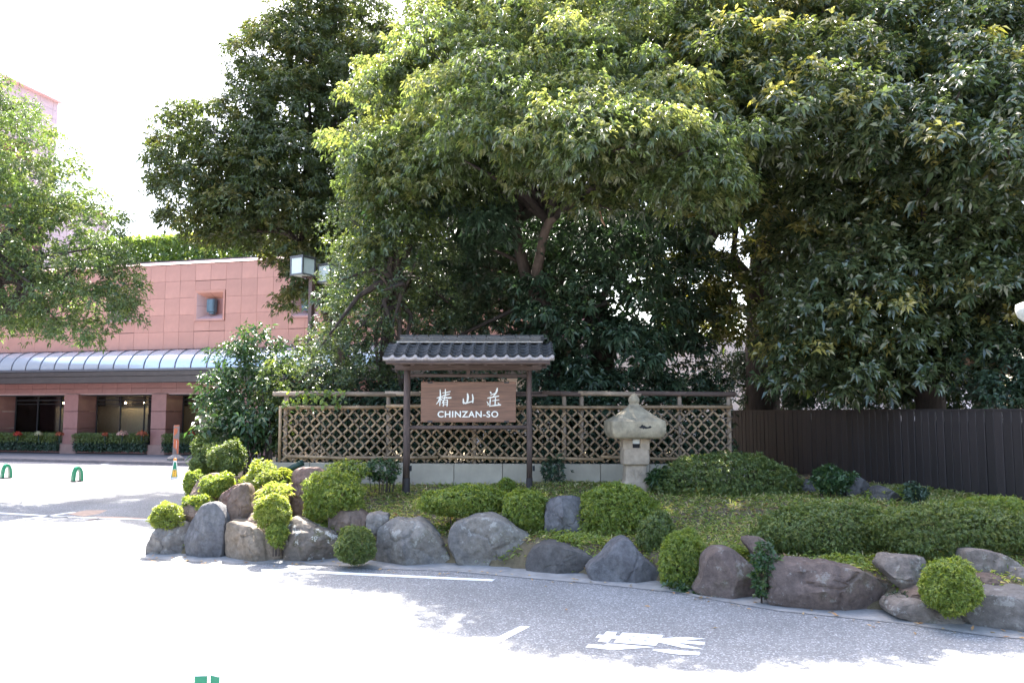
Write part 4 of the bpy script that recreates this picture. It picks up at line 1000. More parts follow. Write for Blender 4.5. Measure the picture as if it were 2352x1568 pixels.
rock('pale edged squarish rock left of the right hand ball bush', 'ledge', [(420, 680), (500, 548), (700, 543), (1000, 575), (1000, 700), (960, 900), (860, 970), (710, 1010), (600, 920), (520, 800)], 0, .4, box=.55, conv=cv, Y=8.6, facet=3)
rock('small brown rock under the pale edged squarish rock', 'brown', [(715, 1040), (740, 990), (860, 935), (1000, 900), (1000, 1080), (850, 1100)], 0, .5, conv=cv, Y=8.35)
rock('flat layered ledge rock at the road edge', 'ledge', [(560, 1300), (565, 1150), (640, 1098), (900, 1083), (1050, 1150), (1200, 1205), (1450, 1235), (1530, 1285), (1630, 1340), (1660, 1400), (1610, 1465), (1350, 1455), (1100, 1415), (850, 1350)], 1435, .3, box=.55, amp=.045, conv=cv)
rock('broad grey boulder cut off by the right picture edge', 'grey', [(1500, 1330), (1550, 1130), (1620, 1020), (1750, 998), (1900, 978), (2140, 972), (2500, 985), (2750, 1150), (2800, 1540), (2400, 1560), (2000, 1530), (1640, 1450)], 1452, .3, conv=cv, amp=.05, facet=2)
rock('brown wedge ledge right of the right hand ball bush', 'brown', [(1540, 800), (1700, 795), (1900, 788), (1965, 820), (2010, 890), (1980, 980), (1850, 1010), (1580, 1000)], 0, .4, box=.55, conv=cv, Y=8.3, facet=2)
rock('dark rounded rock under the right end of the long hedge', 'ledge', [(1440, 760), (1480, 480), (1600, 458), (1750, 476), (1900, 525), (2050, 600), (2140, 690), (2110, 800), (1750, 810), (1600, 800)], 0, .35, conv=cv, Y=8.6)
rock('small grey rock cut off by the right picture edge', 'grey', [(2065, 840), (2140, 720), (2260, 695), (2330, 800), (2300, 930), (2140, 920)], 0, .5, conv=cv, Y=8.3)
rock('dark rock by the board fence, left of the small glossy green bush', 'dark', [(440, 690), (490, 600), (540, 575), (580, 660), (560, 700)], 0, .5, conv=cu_, Y=12.9)
rock('dark rock behind the small glossy green bush', 'dark', [(740, 680), (790, 560), (850, 555), (920, 620), (920, 690)], 0, .5, conv=cu_, Y=12.3)
rock('low grey rock below the board fence, right of the glossy green bush', 'dark', [(925, 720), (960, 640), (1010, 622), (1065, 650), (1140, 710)], 0, .5, conv=cu_, Y=11.6)

# ------------------------------------------------------------------ shrubs
def shrub(label, box, Y, mat, n, L, depth=.9, kind='shrub', young=.25, lump=.2, W=.42, pw=2.05, skirt=-.92, stems=8, droop=.1, name='azalea_shrub', wild=.0, cat='shrub', group='clipped shrubs of the rockery'):
    u0, v0, u1, v1 = box
    c = P((u0 + u1) / 2, (v0 + v1) / 2, Y); rx, rz = S((u1 - u0) / 2, Y), S((v1 - v0) / 2, Y); ry = rx * depth
    e = empty(name, (c.x, c.y, c.z - rz), label, cat, group)
    if kind == 'shrub' and L < .05: n = int(n * 1.35); L *= .86
    K = 7; m = int(n / K * 1.15); d = rdirs(m); d = d[d[:, 2] > skirt]; m = len(d)
    s = (np.abs(d) ** pw).sum(1) ** (-1 / pw)
    nb = max(24, min(160, int(rx * rz * 150))); bd = rdirs(nb); ba = rng.uniform(.4, 1, nb); sg2 = 1.3 / math.sqrt(nb)
    h = (np.exp(-((1 - d @ bd.T) * 2) / (sg2 * sg2)) * ba).max(1)
    big = np.sin(d[:, 0] * 3.1 + rng.uniform(0, 6)) * np.sin(d[:, 2] * 3.7 + d[:, 1] * 2 + rng.uniform(0, 6))
    lm = 1 - lump * .9 + lump * 1.25 * h + lump * .45 * big
    rr = 1 - np.abs(rng.normal(size=m)) * .05 - (rng.random(m) < .3) * rng.uniform(0, .4, m) + (rng.random(m) < .06) * rng.uniform(0, .12 + wild, m) + (rng.random(m) < .5) * wild * rng.uniform(-.6, .5, m)
    p0 = d * np.array((rx, ry, rz)) * (s * lm * rr)[:, None]; p0[:, 2] += rz
    nn = norm(d / np.array((rx, ry, rz))); ax = norm(nn * .6 + np.array((0, 0, .55)) + rng.normal(size=(m, 3)) * .38)
    yo0 = np.clip((rng.random(m) < young) * (rr > .9) * rng.uniform(.25, 1, m) + rng.uniform(0, .15, m), 0, 1)
    t1 = norm(np.cross(ax, rdirs(m))); t2 = np.cross(ax, t1)
    pp, DD, NN, yy = [], [], [], []
    for j in range(K):
        pha = 2 * math.pi * j / K + rng.uniform(-.4, .4, m)
        ra = t1 * np.cos(pha)[:, None] + t2 * np.sin(pha)[:, None]
        pp.append(p0 + ax * rng.uniform(-.5, .2, m)[:, None] * L); DD.append(norm(ra + ax * rng.uniform(.15, 1.0, m)[:, None])); NN.append(norm(ax + rng.normal(size=(m, 3)) * .3)); yy.append(yo0)
    n = m * K
    leaves('foliage', np.concatenate(pp), np.concatenate(DD), np.concatenate(NN), L * rng.uniform(.6, 1.3, n), L * W * rng.uniform(.8, 1.2, n), mat, e, droop, np.concatenate(yy))
    if stems:
        st = MB()
        for k in range(stems):
            a = rng.uniform(0, 2 * math.pi); q = rng.uniform(.3, .9)
            st.tube([(q * rx * .6 * math.cos(a), q * ry * .6 * math.sin(a), -.12), (q * rx * .7 * math.cos(a), q * ry * .5 * math.sin(a), rz * .5), (q * rx * .8 * math.cos(a), q * ry * .8 * math.sin(a), rz * 1.3)], [.008, .006, .003], 4)
        st.build('stems', M['bark'], e)
    return e
A, AD, YL = LM['azalea'], LM['azalea_dark'], LM['yellow']
shrub('big round clipped bush above the lichen rock', (688, 1075, 842, 1200), 12.3, A, 15000, .042)
shrub('small low round bush between the lichen rock and the streaked boulder', (766, 1203, 866, 1297), 11.1, AD, 9000, .035, skirt=-1, stems=0, lump=.16)
shrub('sunlit yellow green bush hanging over the broken tan block', (580, 1130, 670, 1215), 11.6, YL, 8000, .04, young=.4, lump=.2)
shrub('small trailing bush below the sunlit hanging bush', (612, 1195, 662, 1255), 11.45, A, 3000, .04, lump=.2)
shrub('loose sunlit pale yellow bush left of the tall slab rock', (552, 1060, 656, 1165), 12.9, YL, 9500, .045, young=.5, lump=.25, wild=.15)
shrub('uppermost dark cushion bush of the left end steps', (430, 1000, 520, 1112), 14.6, AD, 11000, .045, lump=.3, wild=.1, young=.1)
shrub('feathery cushion bush right of the uppermost left cushion', (478, 1005, 566, 1100), 14.1, AD, 9000, .045, lump=.3, wild=.1, young=.1)
shrub('flat cushion bush spreading over the arched brown rock', (456, 1084, 545, 1150), 13.0, A, 9000, .04, depth=.7, lump=.28)
shrub('narrow cushion bush hanging at the left outline of the steps', (420, 1078, 472, 1136), 13.8, A, 5500, .045, lump=.28)
shrub('low cushion bush above the small wedged dark rock', (416, 1132, 490, 1178), 12.6, A, 5600, .04, lump=.28)
shrub('pale sunlit bush above the leftmost grey rock', (346, 1150, 424, 1222), 12.2, YL, 6500, .042, young=.35, lump=.2)
shrub('sprawling low mat of azalea behind the two grey boulders', (955, 1112, 1175, 1195), 11.9, A, 17000, .042, depth=.5, lump=.2)
shrub('round bush resting on the widest grey boulder', (1148, 1118, 1262, 1228), 11.6, A, 10000, .042, lump=.16)
shrub('large round bush in front of the stone lantern', (1320, 1103, 1520, 1252), 11.5, A, 22000, .042, depth=.85, lump=.14)
shrub('smaller rough bush right below the lantern bush', (1455, 1168, 1560, 1300), 10.6, AD, 10000, .04, lump=.18)
shrub('tall ball bush standing beside the triangular rock', (1508, 1212, 1630, 1365), 9.9, A, 14000, .036, lump=.14, skirt=-1, stems=0, pw=2.1)
shrub('wide dark domed bush with bare stems right of the lantern', (1498, 1034, 1845, 1180), 13.2, AD, 34000, .046, depth=.55, lump=.12, skirt=-.5, stems=60)
shrub('left half of the long low hedge above the dark brown block', (1715, 1152, 2080, 1292), 9.9, AD, 30000, .038, depth=.45, stems=30, lump=.16)
shrub('right half of the long low hedge running out of the picture', (1985, 1150, 2420, 1288), 9.3, AD, 32000, .036, depth=.4, stems=30, lump=.16)
shrub('domed bush rising at the right end of the long hedge', (2190, 1130, 2380, 1235), 9.9, A, 12000, .036)
shrub('neat ball bush among the ledge rocks at the right', (2115, 1280, 2252, 1412), 8.05, A, 14000, .03, skirt=-1, lump=.15, stems=0, pw=2.1)
shrub('small glossy green bush in front of the dark board fence', (1865, 1068, 1962, 1135), 12.2, LM['camellia'], 2600, .07, W=.38, lump=.25, wild=.2, group=None)
shrub('leafy seedling bush left of the left sign post', (830, 1046, 925, 1112), 13.8, LM['camellia'], 1500, .06, lump=.3, wild=.3, stems=14, group=None)
shrub('loose green bush between the round bush and the concrete wall', (742, 1054, 850, 1110), 13.6, LM['azalea'], 2600, .055, lump=.25, wild=.3, group=None)
shrub('small tuft of leaves above the azalea mat, left of the right post', (1142, 1096, 1184, 1130), 13.0, A, 1500, .04, lump=.2, group=None)
shrub('creeping plant on the concrete wall right of the right post', (1240, 1040, 1300, 1118), 14.35, LM['shade'], 900, .06, lump=.35, wild=.4, group=None)
shrub('lily like leafy clump right of the lantern foot', (1488, 1072, 1552, 1118), 13.2, LM['camellia'], 420, .13, W=.2, wild=.3, stems=6, droop=.4, group=None)
shrub('small weed tuft at the foot of the board fence', (2075, 1112, 2130, 1150), 11.4, LM['shade'], 700, .06, wild=.4, group=None)
shrub('low weeds below the dark board fence', (1985, 1122, 2075, 1150), 11.9, LM['azalea'], 1100, .05, wild=.4, group=None)
shrub('weeds growing between the tall ball bush and the purple hump', (1530, 1318, 1640, 1362), 9.75, LM['camellia'], 500, .075, W=.35, wild=.3, group=None, stems=4)
shrub('trailing weeds between the purple hump and the long dark block', (1718, 1240, 1800, 1385), 9.0, LM['camellia'], 900, .06, W=.45, lump=.3, wild=.2, depth=.4, group=None, stems=4)
shrub('grassy tuft between the long dark block and the ledge rock', (2035, 1358, 2095, 1400), 8.5, LM['shade'], 700, .05, W=.2, wild=.4, group=None, stems=0)
shrub('bright grass clump beside the sunlit pale yellow bush', (615, 1078, 668, 1118), 13.0, YL, 900, .13, W=.07, wild=.4, group=None, stems=0, droop=.5)
shrub('bamboo grass sprays over the pale topped rock', (600, 1110, 668, 1142), 12.2, LM['grass'], 380, .12, W=.13, wild=.3, group=None, stems=0, droop=.4)

# ------------------------------------------------------------------ ground cover
n = 110000
gx = rng.uniform(-4.9, 8.0, n); gy = rng.uniform(7.6, 14.6, n)
gz_ = np.array([hz(a, b) for a, b in zip(gx, gy)]); dd = np.array([hz(a, b - .35) for a, b in zip(gx, gy)])
keep = (gz_ > .2) & (dd > -.2); pat = np.sin(gx * 2.1 + 1) * np.sin(gy * 3.3 + gx) + rng.normal(size=n) * .6
keep &= (pat > -.75)
gp = np.stack([gx, gy, gz_ - .01], 1)[keep]; m_ = len(gp)
D = norm(rng.normal(size=(m_, 3)) * np.array((1, 1, .35)) + np.array((0, 0, .55)))
leaves('grass', gp + rng.random((m_, 1)) * np.array((0, 0, .05)), D, np.tile((0, 0, 1.), (m_, 1)) + rng.normal(size=(m_, 3)) * .3, .085 * rng.uniform(.5, 1.3, m_), .017, LM['grass'], None, .25, (rng.random(m_) < .36) * rng.uniform(.3, 1, m_), kind='stuff')
sp_, sd_ = [], []
for i in range(len(FRONT) - 1):
    a, b = Vector((*FRONT[i], 0)), Vector((*FRONT[i + 1], 0)); k = int((b - a).length * 1500)
    t = rng.random(k); off = rng.uniform(.32, 1.0, k)
    x = a.x + (b.x - a.x) * t; y = a.y + (b.y - a.y) * t + off
    cl = np.sin(x * 5.3) * np.sin(x * 2.1 + y * 6) + rng.normal(size=k) * .35
    for xx, yy, c in zip(x, y, cl):
        if c > .1: sp_.append((xx, yy, hz(xx, yy) + rng.random() * .12 * min(1, c + .3)))
sp_ = np.array(sp_); m_ = len(sp_)
leaves('trailing_weeds', sp_, rng.normal(size=(m_, 3)) * np.array((1, .6, .3)) + np.array((0, -.6, .35)), np.tile((0, -.4, 1.), (m_, 1)) + rng.normal(size=(m_, 3)) * .3, .07 * rng.uniform(.5, 1.4, m_), .022, LM['azalea'], None, .4, rng.random(m_) * .5, kind='stuff')
n = 9000
gx = rng.uniform(-6.2, 8.0, n); gy = rng.uniform(7.6, 16, n); gz_ = np.array([hz(a, b) for a, b in zip(gx, gy)]); keep = gz_ > .05
gp = np.stack([gx, gy, gz_ + .012], 1)[keep]; m_ = len(gp)
leaves('leaf_litter', gp, rng.normal(size=(m_, 3)) * np.array((1, 1, .25)), np.tile((0, 0, 1.), (m_, 1)) + rng.normal(size=(m_, 3)) * .4, .08, .035, M['dry'], None, 0, rng.random(m_) * .8, kind='stuff')
fl = []
for i in range(len(FRONT) - 1):
    for k in range(7):
        t = rng.random(); a, b = FRONT[i], FRONT[i + 1]; fl.append((a[0] + (b[0] - a[0]) * t, a[1] + (b[1] - a[1]) * t - abs(rng.normal()) * .22 - .02, .018))
fl += [tuple(G(u, v, .012)) for u, v in ((1847, 1410), (507, 1333), (1880, 1420), (2010, 1440), (1990, 1432), (360, 1285), (2100, 1450), (1700, 1392), (1480, 1390), (1250, 1345), (770, 1290), (1300, 1400), (1650, 1440))]
fl = np.array(fl)
leaves('fallen_leaves', fl, rng.normal(size=(len(fl), 3)) * np.array((1, 1, .15)), np.tile((0, 0, 1.), (len(fl), 1)) + rng.normal(size=(len(fl), 3)) * .25, .07, .03, M['dry'], None, 0, rng.random(len(fl)), kind='stuff')

# ------------------------------------------------------------------ trees
def tree(name, label, base, ells, pr, mat, per, L, W, keep=None, dens=1.0, group=None, trunk=None, limbs=10, limb_from=None, seed=3, **kw):
    e = empty(name, base, label, 'tree', group); bv = np.array(base)
    pf = make_puffs(ells, pr, keep, dens)
    pf = [(c - bv, n, r) for c, n, r in pf]
    crown('crown', pf, mat, e, per, L, W, **kw)
    for nm, pts, rad, mt in (trunk or []): wood(e, nm, [Vector(p) - Vector(base) for p in pts], rad, M[mt])
    if limb_from: limbs_to(e, [Vector(p) - Vector(base) for p in limb_from], pf, M['bark'], limbs, .09, seed)
    return e
def lit_left(c, r):
    x, y = shadow_xy(c); return not (x > -9.5 and y < 13.2 + r * .5)
# left background oak
tb = (-5.5, 25.5, 0)
tree('evergreen_oak', 'large olive green evergreen oak behind the lamp post', tb,
     [(480, 400, 25, 110, 165, 2.0), (645, 400, 24.6, 115, 110, 1.8), (645, 270, 25.4, 115, 110, 1.8), (670, 150, 26.4, 125, 90, 1.8), (770, 60, 27.2, 140, 90, 1.8), (680, 500, 25, 150, 110, 2.0), (560, 480, 24.6, 120, 90, 1.6), (850, 300, 26, 120, 220, 2), (830, 520, 25, 100, 120, 1.6), (695, 670, 24.3, 28, 55, .7), (745, 650, 24.3, 50, 70, .8)],
     .6, LM['left'], 1050, .15, .052, dens=1.35, keep=lit_left, youngp=.22, flat=.65, trunk=[('trunk', [(-5.5, 25.5, 0), (-5.4, 25.5, 3), (-5.7, 25.5, 6)], [.35, .3, .25], 'bark'),
     ('branch', [(-5.5, 25.5, 4), P(690, 560, 25.2), P(590, 530, 24.8)], [.2, .13, .05], 'bark'), ('branch', [(-5.5, 25.5, 5), P(720, 450, 25.2), P(760, 350, 25.3)], [.2, .14, .05], 'bark')], limb_from=[P(690, 560, 25.5), P(700, 420, 25.5), P(720, 300, 25.6)], limbs=16)
# main tree
mbp = (1.6, 17.0, .75)
def keep_main(c, r): return keep_shade(c, r)
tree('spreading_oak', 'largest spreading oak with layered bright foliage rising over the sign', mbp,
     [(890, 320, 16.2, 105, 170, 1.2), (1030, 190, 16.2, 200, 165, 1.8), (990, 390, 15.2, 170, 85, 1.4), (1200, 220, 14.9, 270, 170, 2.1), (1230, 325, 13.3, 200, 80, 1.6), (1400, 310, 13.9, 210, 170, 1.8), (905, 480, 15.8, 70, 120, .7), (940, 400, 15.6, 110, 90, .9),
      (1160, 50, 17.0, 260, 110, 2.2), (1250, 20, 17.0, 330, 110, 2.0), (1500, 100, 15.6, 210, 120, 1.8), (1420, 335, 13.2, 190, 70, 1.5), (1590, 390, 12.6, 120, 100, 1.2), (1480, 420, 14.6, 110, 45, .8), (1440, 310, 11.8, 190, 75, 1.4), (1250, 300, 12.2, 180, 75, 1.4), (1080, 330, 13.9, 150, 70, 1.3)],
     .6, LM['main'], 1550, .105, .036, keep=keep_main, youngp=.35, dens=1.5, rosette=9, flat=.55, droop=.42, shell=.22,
     trunk=[('trunk', [P(1300, 1000, 17.4), P(1262, 740, 17.1), P(1240, 690, 16.9), P(1225, 650, 16.8)], [.3, .22, .2, .17], 'bark'),
            ('limb', [P(1228, 655, 16.8), P(1240, 590, 16.4), P(1262, 510, 16.0), P(1330, 450, 15.8), P(1290, 415, 15.7), P(1255, 400, 15.7)], [.13, .1, .09, .08, .06, .04], 'bark_pale'),
            ('limb', [P(1215, 660, 16.9), P(1190, 560, 16.9), P(1170, 470, 16.7), P(1115, 410, 16.5), P(1075, 365, 16.3)], [.14, .12, .1, .07, .05], 'bark'),
            ('limb', [P(1330, 450, 15.8), P(1345, 400, 15.7), P(1400, 330, 15.8)], [.07, .06, .04], 'bark_pale'),
            ('dead_branch', [P(1375, 470, 15.2), P(1380, 500, 15.2), P(1390, 520, 15.2)], [.02, .03, .008], 'cutwood')],
     limb_from=[P(1200, 500, 16.8), P(1262, 510, 16.2), P(1110, 410, 16.5)], limbs=26)
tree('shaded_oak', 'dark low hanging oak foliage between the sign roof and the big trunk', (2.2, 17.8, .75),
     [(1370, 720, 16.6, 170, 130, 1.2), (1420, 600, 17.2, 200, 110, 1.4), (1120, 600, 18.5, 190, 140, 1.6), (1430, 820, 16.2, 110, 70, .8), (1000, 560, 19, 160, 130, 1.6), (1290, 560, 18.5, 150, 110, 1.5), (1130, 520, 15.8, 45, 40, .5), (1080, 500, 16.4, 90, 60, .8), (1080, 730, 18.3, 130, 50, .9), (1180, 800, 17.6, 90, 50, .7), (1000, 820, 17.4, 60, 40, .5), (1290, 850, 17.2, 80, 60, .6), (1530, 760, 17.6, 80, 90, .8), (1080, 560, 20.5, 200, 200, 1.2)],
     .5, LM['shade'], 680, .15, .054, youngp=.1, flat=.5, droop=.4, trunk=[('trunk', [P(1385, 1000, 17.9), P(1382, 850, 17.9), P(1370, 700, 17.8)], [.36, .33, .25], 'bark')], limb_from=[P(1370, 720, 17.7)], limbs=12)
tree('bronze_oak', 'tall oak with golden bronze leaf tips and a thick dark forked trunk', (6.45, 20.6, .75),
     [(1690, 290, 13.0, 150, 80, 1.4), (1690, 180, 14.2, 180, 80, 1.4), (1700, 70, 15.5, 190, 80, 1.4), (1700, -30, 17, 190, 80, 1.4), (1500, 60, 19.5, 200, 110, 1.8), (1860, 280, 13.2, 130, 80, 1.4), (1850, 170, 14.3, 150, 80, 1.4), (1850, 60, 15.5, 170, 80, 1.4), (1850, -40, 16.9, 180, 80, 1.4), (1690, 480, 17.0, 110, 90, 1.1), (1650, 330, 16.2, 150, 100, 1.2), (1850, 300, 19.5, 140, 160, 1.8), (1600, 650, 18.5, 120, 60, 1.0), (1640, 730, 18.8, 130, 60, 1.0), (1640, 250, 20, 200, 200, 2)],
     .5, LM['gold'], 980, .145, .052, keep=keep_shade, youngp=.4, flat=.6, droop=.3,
     trunk=[('trunk', [P(1752, 1000, 20.6), P(1752, 740, 20.6), P(1748, 640, 20.4), P(1762, 560, 20.0), P(1780, 430, 19.4)], [.46, .4, .36, .26, .17], 'bark'),
            ('limb', [P(1742, 690, 20.5), P(1690, 610, 20.2), P(1620, 582, 19.8), P(1560, 560, 19.2)], [.26, .2, .14, .07], 'bark'),
            ('limb', [P(1772, 480, 19.6), P(1720, 330, 18.6), P(1660, 270, 17.8)], [.14, .1, .06], 'bark'), ('limb', [P(1640, 300, 17.6), P(1690, 250, 17.6), P(1740, 215, 17.6)], [.05, .06, .07], 'bark')],
     limb_from=[P(1780, 430, 19.4), P(1700, 310, 18.2), P(1620, 582, 19.8)], limbs=16)
rb = (8.4, 15.0, .75)
tree('broadleaf_tree', 'dark glossy broadleaf tree with large leaves filling the right side', rb,
     [(2110, 310, 12.7, 190, 90, 1.4), (2110, 200, 13.8, 210, 90, 1.4), (2120, 90, 14.9, 220, 90, 1.4), (2130, -20, 16.2, 230, 90, 1.4), (2300, 350, 12.3, 140, 120, 1.3), (2300, 220, 13.4, 150, 90, 1.3), (2300, 100, 14.5, 150, 90, 1.3), (2300, -10, 15.8, 160, 90, 1.3), (1965, 470, 14.6, 120, 110, 1.0), (2130, 480, 15, 160, 140, 1.2), (2000, 690, 14.2, 200, 120, 1.1), (2230, 620, 13.8, 170, 140, 1.1), (1960, 820, 14.4, 190, 90, .8), (2170, 760, 14.6, 120, 80, .8), (2300, 790, 14.2, 110, 70, .8), (1850, 780, 16.2, 80, 80, .8), (1880, 600, 17, 110, 130, 1.0), (2080, 850, 15.8, 200, 60, .8), (2200, 480, 16, 200, 250, 1.0), (2330, 650, 15.5, 120, 150, .9), (2400, 500, 13.6, 100, 400, 1.2)],
     .5, LM['right'], 1000, .142, .054, keep=lambda c, r: shadow_xy(c)[1] > np.interp(shadow_xy(c)[0], EX, EY) + r * .4, youngp=.13, flat=.6, droop=.28, spread=1.0, dens=1.15,
     trunk=[('trunk', [P(2140, 1000, 15.4), P(2135, 800, 15.3), P(2150, 600, 15.2), P(2170, 350, 15)], [.28, .25, .2, .1], 'bark'), ('sawn_limb', [P(2340, 845, 14.6), P(2275, 835, 14.4), P(2205, 828, 14.1)], [.16, .15, .14], 'cutwood')],
     limb_from=[P(2150, 600, 15.2), P(2140, 750, 15.3), P(2170, 350, 15)], limbs=24)
# small trees behind the fence
tree('holly_tree', 'slender holly like tree with a thin pale stem behind the sign roof', (-2.3, 16.2, .75),
     [(835, 560, 16.2, 75, 90, .9), (930, 600, 16.4, 110, 110, 1.0), (838, 690, 15.8, 75, 90, .9), (860, 640, 16.4, 100, 110, 1.0), (785, 830, 15.7, 110, 75, .8), (980, 700, 16.8, 90, 80, .8), (850, 830, 15.9, 80, 60, .6), (880, 740, 16.5, 100, 90, .8)],
     .3, LM['holly'], 1550, .062, .03, youngp=.25, flat=.8, rosette=5, droop=.1, dens=.85,
     trunk=[('trunk', [P(922, 1000, 16.1), P(918, 780, 16.1), P(915, 690, 16.0), P(908, 640, 16.0)], [.07, .055, .05, .035], 'bark_pale'), ('limb', [P(917, 700, 16.0), P(880, 640, 15.8), P(855, 628, 15.7)], [.035, .025, .012], 'bark_pale'), ('limb', [P(915, 690, 16.0), P(940, 640, 15.9), P(955, 600, 15.9)], [.03, .025, .012], 'bark_pale')],
     limb_from=[P(915, 690, 16.0), P(908, 640, 16)], limbs=16)
tree('dark_trunk_tree', 'dark trunked small evergreen just left of the left sign post', (-2.6, 16.6, .75),
     [(840, 760, 17.2, 120, 110, .8), (720, 860, 16.8, 90, 60, .6)], .35, LM['shade'], 700, .1, .045, youngp=.08, flat=.7,
     trunk=[('trunk', [P(885, 1000, 16.6), P(882, 850, 16.6), P(890, 700, 16.6)], [.15, .12, .07], 'bark')])
cb_ = (-14.6, 21.5, 0)
tree('camphor_tree', 'bright fresh green tree at the left picture edge in front of the hotel', cb_,
     [(40, 400, 21.5, 130, 130, 1.5), (150, 520, 21.2, 110, 100, 1.3), (0, 560, 21, 150, 150, 1.6), (200, 650, 20.6, 110, 90, 1.2), (90, 700, 20.8, 110, 75, 1.2), (-30, 250, 21.8, 80, 75, 1.0), (-120, 450, 22, 160, 250, 2), (-100, 700, 21, 150, 100, 1.5), (280, 710, 20.4, 42, 40, .5), (185, 760, 20.4, 60, 40, .6)],
     .45, LM['camphor'], 1100, .1, .036, dens=1.2, youngp=.3, flat=.7, rosette=6, droop=.3,
     trunk=[('trunk', [(-14.6, 21.5, 0), P(-150, 900, 21.3), P(-60, 780, 21.2)], [.3, .26, .2], 'bark'), ('limb', [P(-60, 780, 21.2), P(20, 715, 20.9), P(75, 660, 20.7), P(90, 620, 20.7), P(100, 580, 20.7)], [.17, .12, .09, .06, .04], 'bark'), ('limb', [P(75, 660, 20.7), P(140, 640, 20.6), P(180, 610, 20.5)], [.07, .05, .02], 'bark')],
     limb_from=[P(20, 715, 20.9), P(75, 660, 20.7), P(-60, 600, 21)], limbs=16)
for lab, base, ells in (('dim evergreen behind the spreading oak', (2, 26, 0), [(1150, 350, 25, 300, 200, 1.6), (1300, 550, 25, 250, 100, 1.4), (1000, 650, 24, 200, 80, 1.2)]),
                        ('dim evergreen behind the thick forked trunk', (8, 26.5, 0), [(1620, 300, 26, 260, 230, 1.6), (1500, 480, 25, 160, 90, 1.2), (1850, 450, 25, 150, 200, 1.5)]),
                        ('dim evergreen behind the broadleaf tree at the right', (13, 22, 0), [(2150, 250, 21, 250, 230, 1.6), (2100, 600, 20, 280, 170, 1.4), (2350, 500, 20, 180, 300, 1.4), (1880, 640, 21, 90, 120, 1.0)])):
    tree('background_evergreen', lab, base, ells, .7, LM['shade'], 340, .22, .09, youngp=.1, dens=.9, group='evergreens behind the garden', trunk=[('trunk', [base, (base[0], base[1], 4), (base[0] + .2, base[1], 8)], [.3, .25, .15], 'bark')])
# undergrowth behind the fences
def under(label, ells, base, per=700, L=.1, mat='shade', pr=.3, name='evergreen_shrub', y=.12):
    e = empty(name, base, label, 'shrub', 'shrubs behind the fences'); bv = np.array(base)
    pf = [(c - bv, n, r) for c, n, r in make_puffs(ells, pr)]
    crown('foliage', pf, LM[mat], e, per, L, L * .45, youngp=y, flat=.8, rosette=5)
    st = MB()
    for k in range(7):
        c = pf[rnd.randrange(len(pf))][0]; st.tube([(c[0] * .4, c[1] * .4, -.2), (c[0] * .7, c[1] * .7, c[2] * .5), tuple(c)], [.025, .018, .008], 5)
    st.build('stems', M['bark'], e)
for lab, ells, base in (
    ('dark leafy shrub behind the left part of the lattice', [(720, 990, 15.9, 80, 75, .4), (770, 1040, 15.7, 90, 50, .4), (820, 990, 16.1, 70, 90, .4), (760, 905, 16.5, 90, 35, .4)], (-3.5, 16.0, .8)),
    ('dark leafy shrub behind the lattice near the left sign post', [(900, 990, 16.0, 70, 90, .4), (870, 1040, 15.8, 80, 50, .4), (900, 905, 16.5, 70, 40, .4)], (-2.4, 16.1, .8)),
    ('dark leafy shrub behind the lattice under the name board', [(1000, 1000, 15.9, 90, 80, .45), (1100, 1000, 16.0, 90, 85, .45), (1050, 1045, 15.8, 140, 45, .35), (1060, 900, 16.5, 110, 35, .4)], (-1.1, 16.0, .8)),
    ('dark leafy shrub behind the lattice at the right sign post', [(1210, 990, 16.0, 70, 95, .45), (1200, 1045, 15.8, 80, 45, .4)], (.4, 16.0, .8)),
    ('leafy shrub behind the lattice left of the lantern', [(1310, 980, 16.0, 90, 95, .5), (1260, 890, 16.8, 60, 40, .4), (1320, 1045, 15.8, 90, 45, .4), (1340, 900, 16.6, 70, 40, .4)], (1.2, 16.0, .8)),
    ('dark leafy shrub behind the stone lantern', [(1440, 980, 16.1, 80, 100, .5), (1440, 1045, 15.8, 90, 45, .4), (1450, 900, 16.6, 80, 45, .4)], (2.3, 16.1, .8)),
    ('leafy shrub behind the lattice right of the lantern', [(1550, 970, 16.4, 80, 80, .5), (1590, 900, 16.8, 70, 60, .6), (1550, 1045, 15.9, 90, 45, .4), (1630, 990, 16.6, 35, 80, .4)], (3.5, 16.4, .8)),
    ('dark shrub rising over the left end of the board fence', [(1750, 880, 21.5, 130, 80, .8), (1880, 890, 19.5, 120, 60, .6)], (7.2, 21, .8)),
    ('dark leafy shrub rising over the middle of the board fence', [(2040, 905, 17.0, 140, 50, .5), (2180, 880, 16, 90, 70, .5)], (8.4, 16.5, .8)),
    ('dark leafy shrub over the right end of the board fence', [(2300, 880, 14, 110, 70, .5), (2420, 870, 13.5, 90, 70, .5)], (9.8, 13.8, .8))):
    under(lab, ells, base, 1500, .1, 'shade', .32)
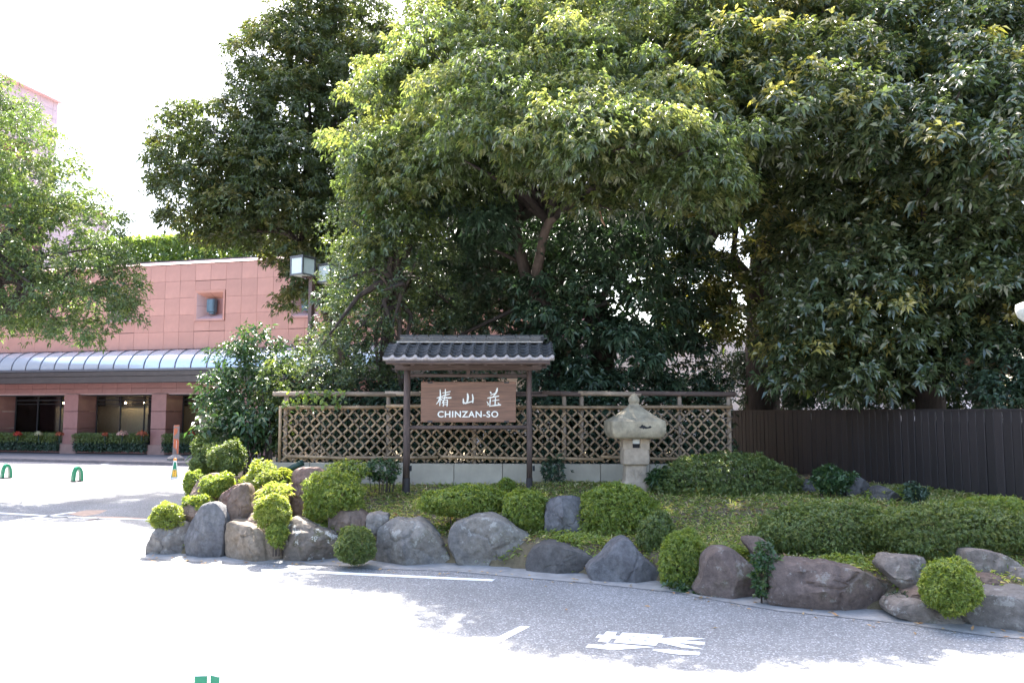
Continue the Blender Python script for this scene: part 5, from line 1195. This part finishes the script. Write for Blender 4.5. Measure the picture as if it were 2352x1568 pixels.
# tall shrubs at the left end
e = under('tall loose leafy shrub left of the fence in front of the hotel', [(585, 815, 16.2, 50, 60, .45), (630, 870, 16.2, 55, 70, .5), (540, 850, 16.0, 60, 60, .45), (570, 930, 15.8, 100, 60, .5), (500, 900, 16, 45, 45, .35)], (-4.9, 16, 1.1), 800, .1, 'camellia', .28, 'camellia_shrub', .2)
under('broad leaved lower shrub below the tall loose left shrub', [(550, 975, 15.4, 80, 55, .4), (510, 1010, 15.2, 55, 45, .4), (600, 1000, 15.5, 50, 50, .3)], (-5.2, 15.4, 1.1), 500, .15, 'camellia', .3, 'aucuba_shrub', .25)
under('slender stemmed bamboo like shrub at the left fence end', [(630, 900, 15.3, 28, 80, .2), (640, 1000, 15.2, 28, 50, .2), (615, 960, 15.2, 25, 60, .2)], (-4.5, 15.2, 1.1), 650, .085, 'holly', .16, 'nandina_shrub', .3)
# vine on the board fence
vn = empty('vine', P(1930, 905, 15.6), 'pale vine with lobed leaves over the board fence', 'vine'); vb_ = np.array(vn.location)
MB().tube([Vector(P(*q)) - vn.location for q in ((1990, 905, 15.4), (1940, 915, 15.4), (1890, 905, 15.4), (1850, 890, 15.4), (1835, 880, 15.4))], .008, 5).build('stem', M['bark_pale'], vn)
q = np.array([np.array(P(rnd.uniform(1835, 2010), rnd.uniform(868, 905), 15.35)) - vb_ for _ in range(130)])
leaves('foliage', q, rdirs(130), np.tile((0, -1, .5), (130, 1)) + rng.normal(size=(130, 3)) * .3, .11, .1, LM['azalea'], vn, .3)
v2 = empty('vine', P(700, 905, 14.7), 'small vine on the top log at the left fence end', 'vine'); vb_ = np.array(v2.location)
q = np.array([np.array(P(rnd.uniform(650, 790), rnd.uniform(895, 935), 14.72)) - vb_ for _ in range(110)])
leaves('foliage', q, rdirs(110), np.tile((0, -1, .5), (110, 1)) + rng.normal(size=(110, 3)) * .3, .09, .08, LM['azalea'], v2, .3)
MB().tube([(-.3, 0, -.1), (0, .02, .05), (.4, 0, 0)], .008, 5).build('stem', M['bark_pale'], v2)
print('TRIS', sum(len(o.data.polygons) for o in SC.objects if o.type == 'MESH'), len(SC.objects))
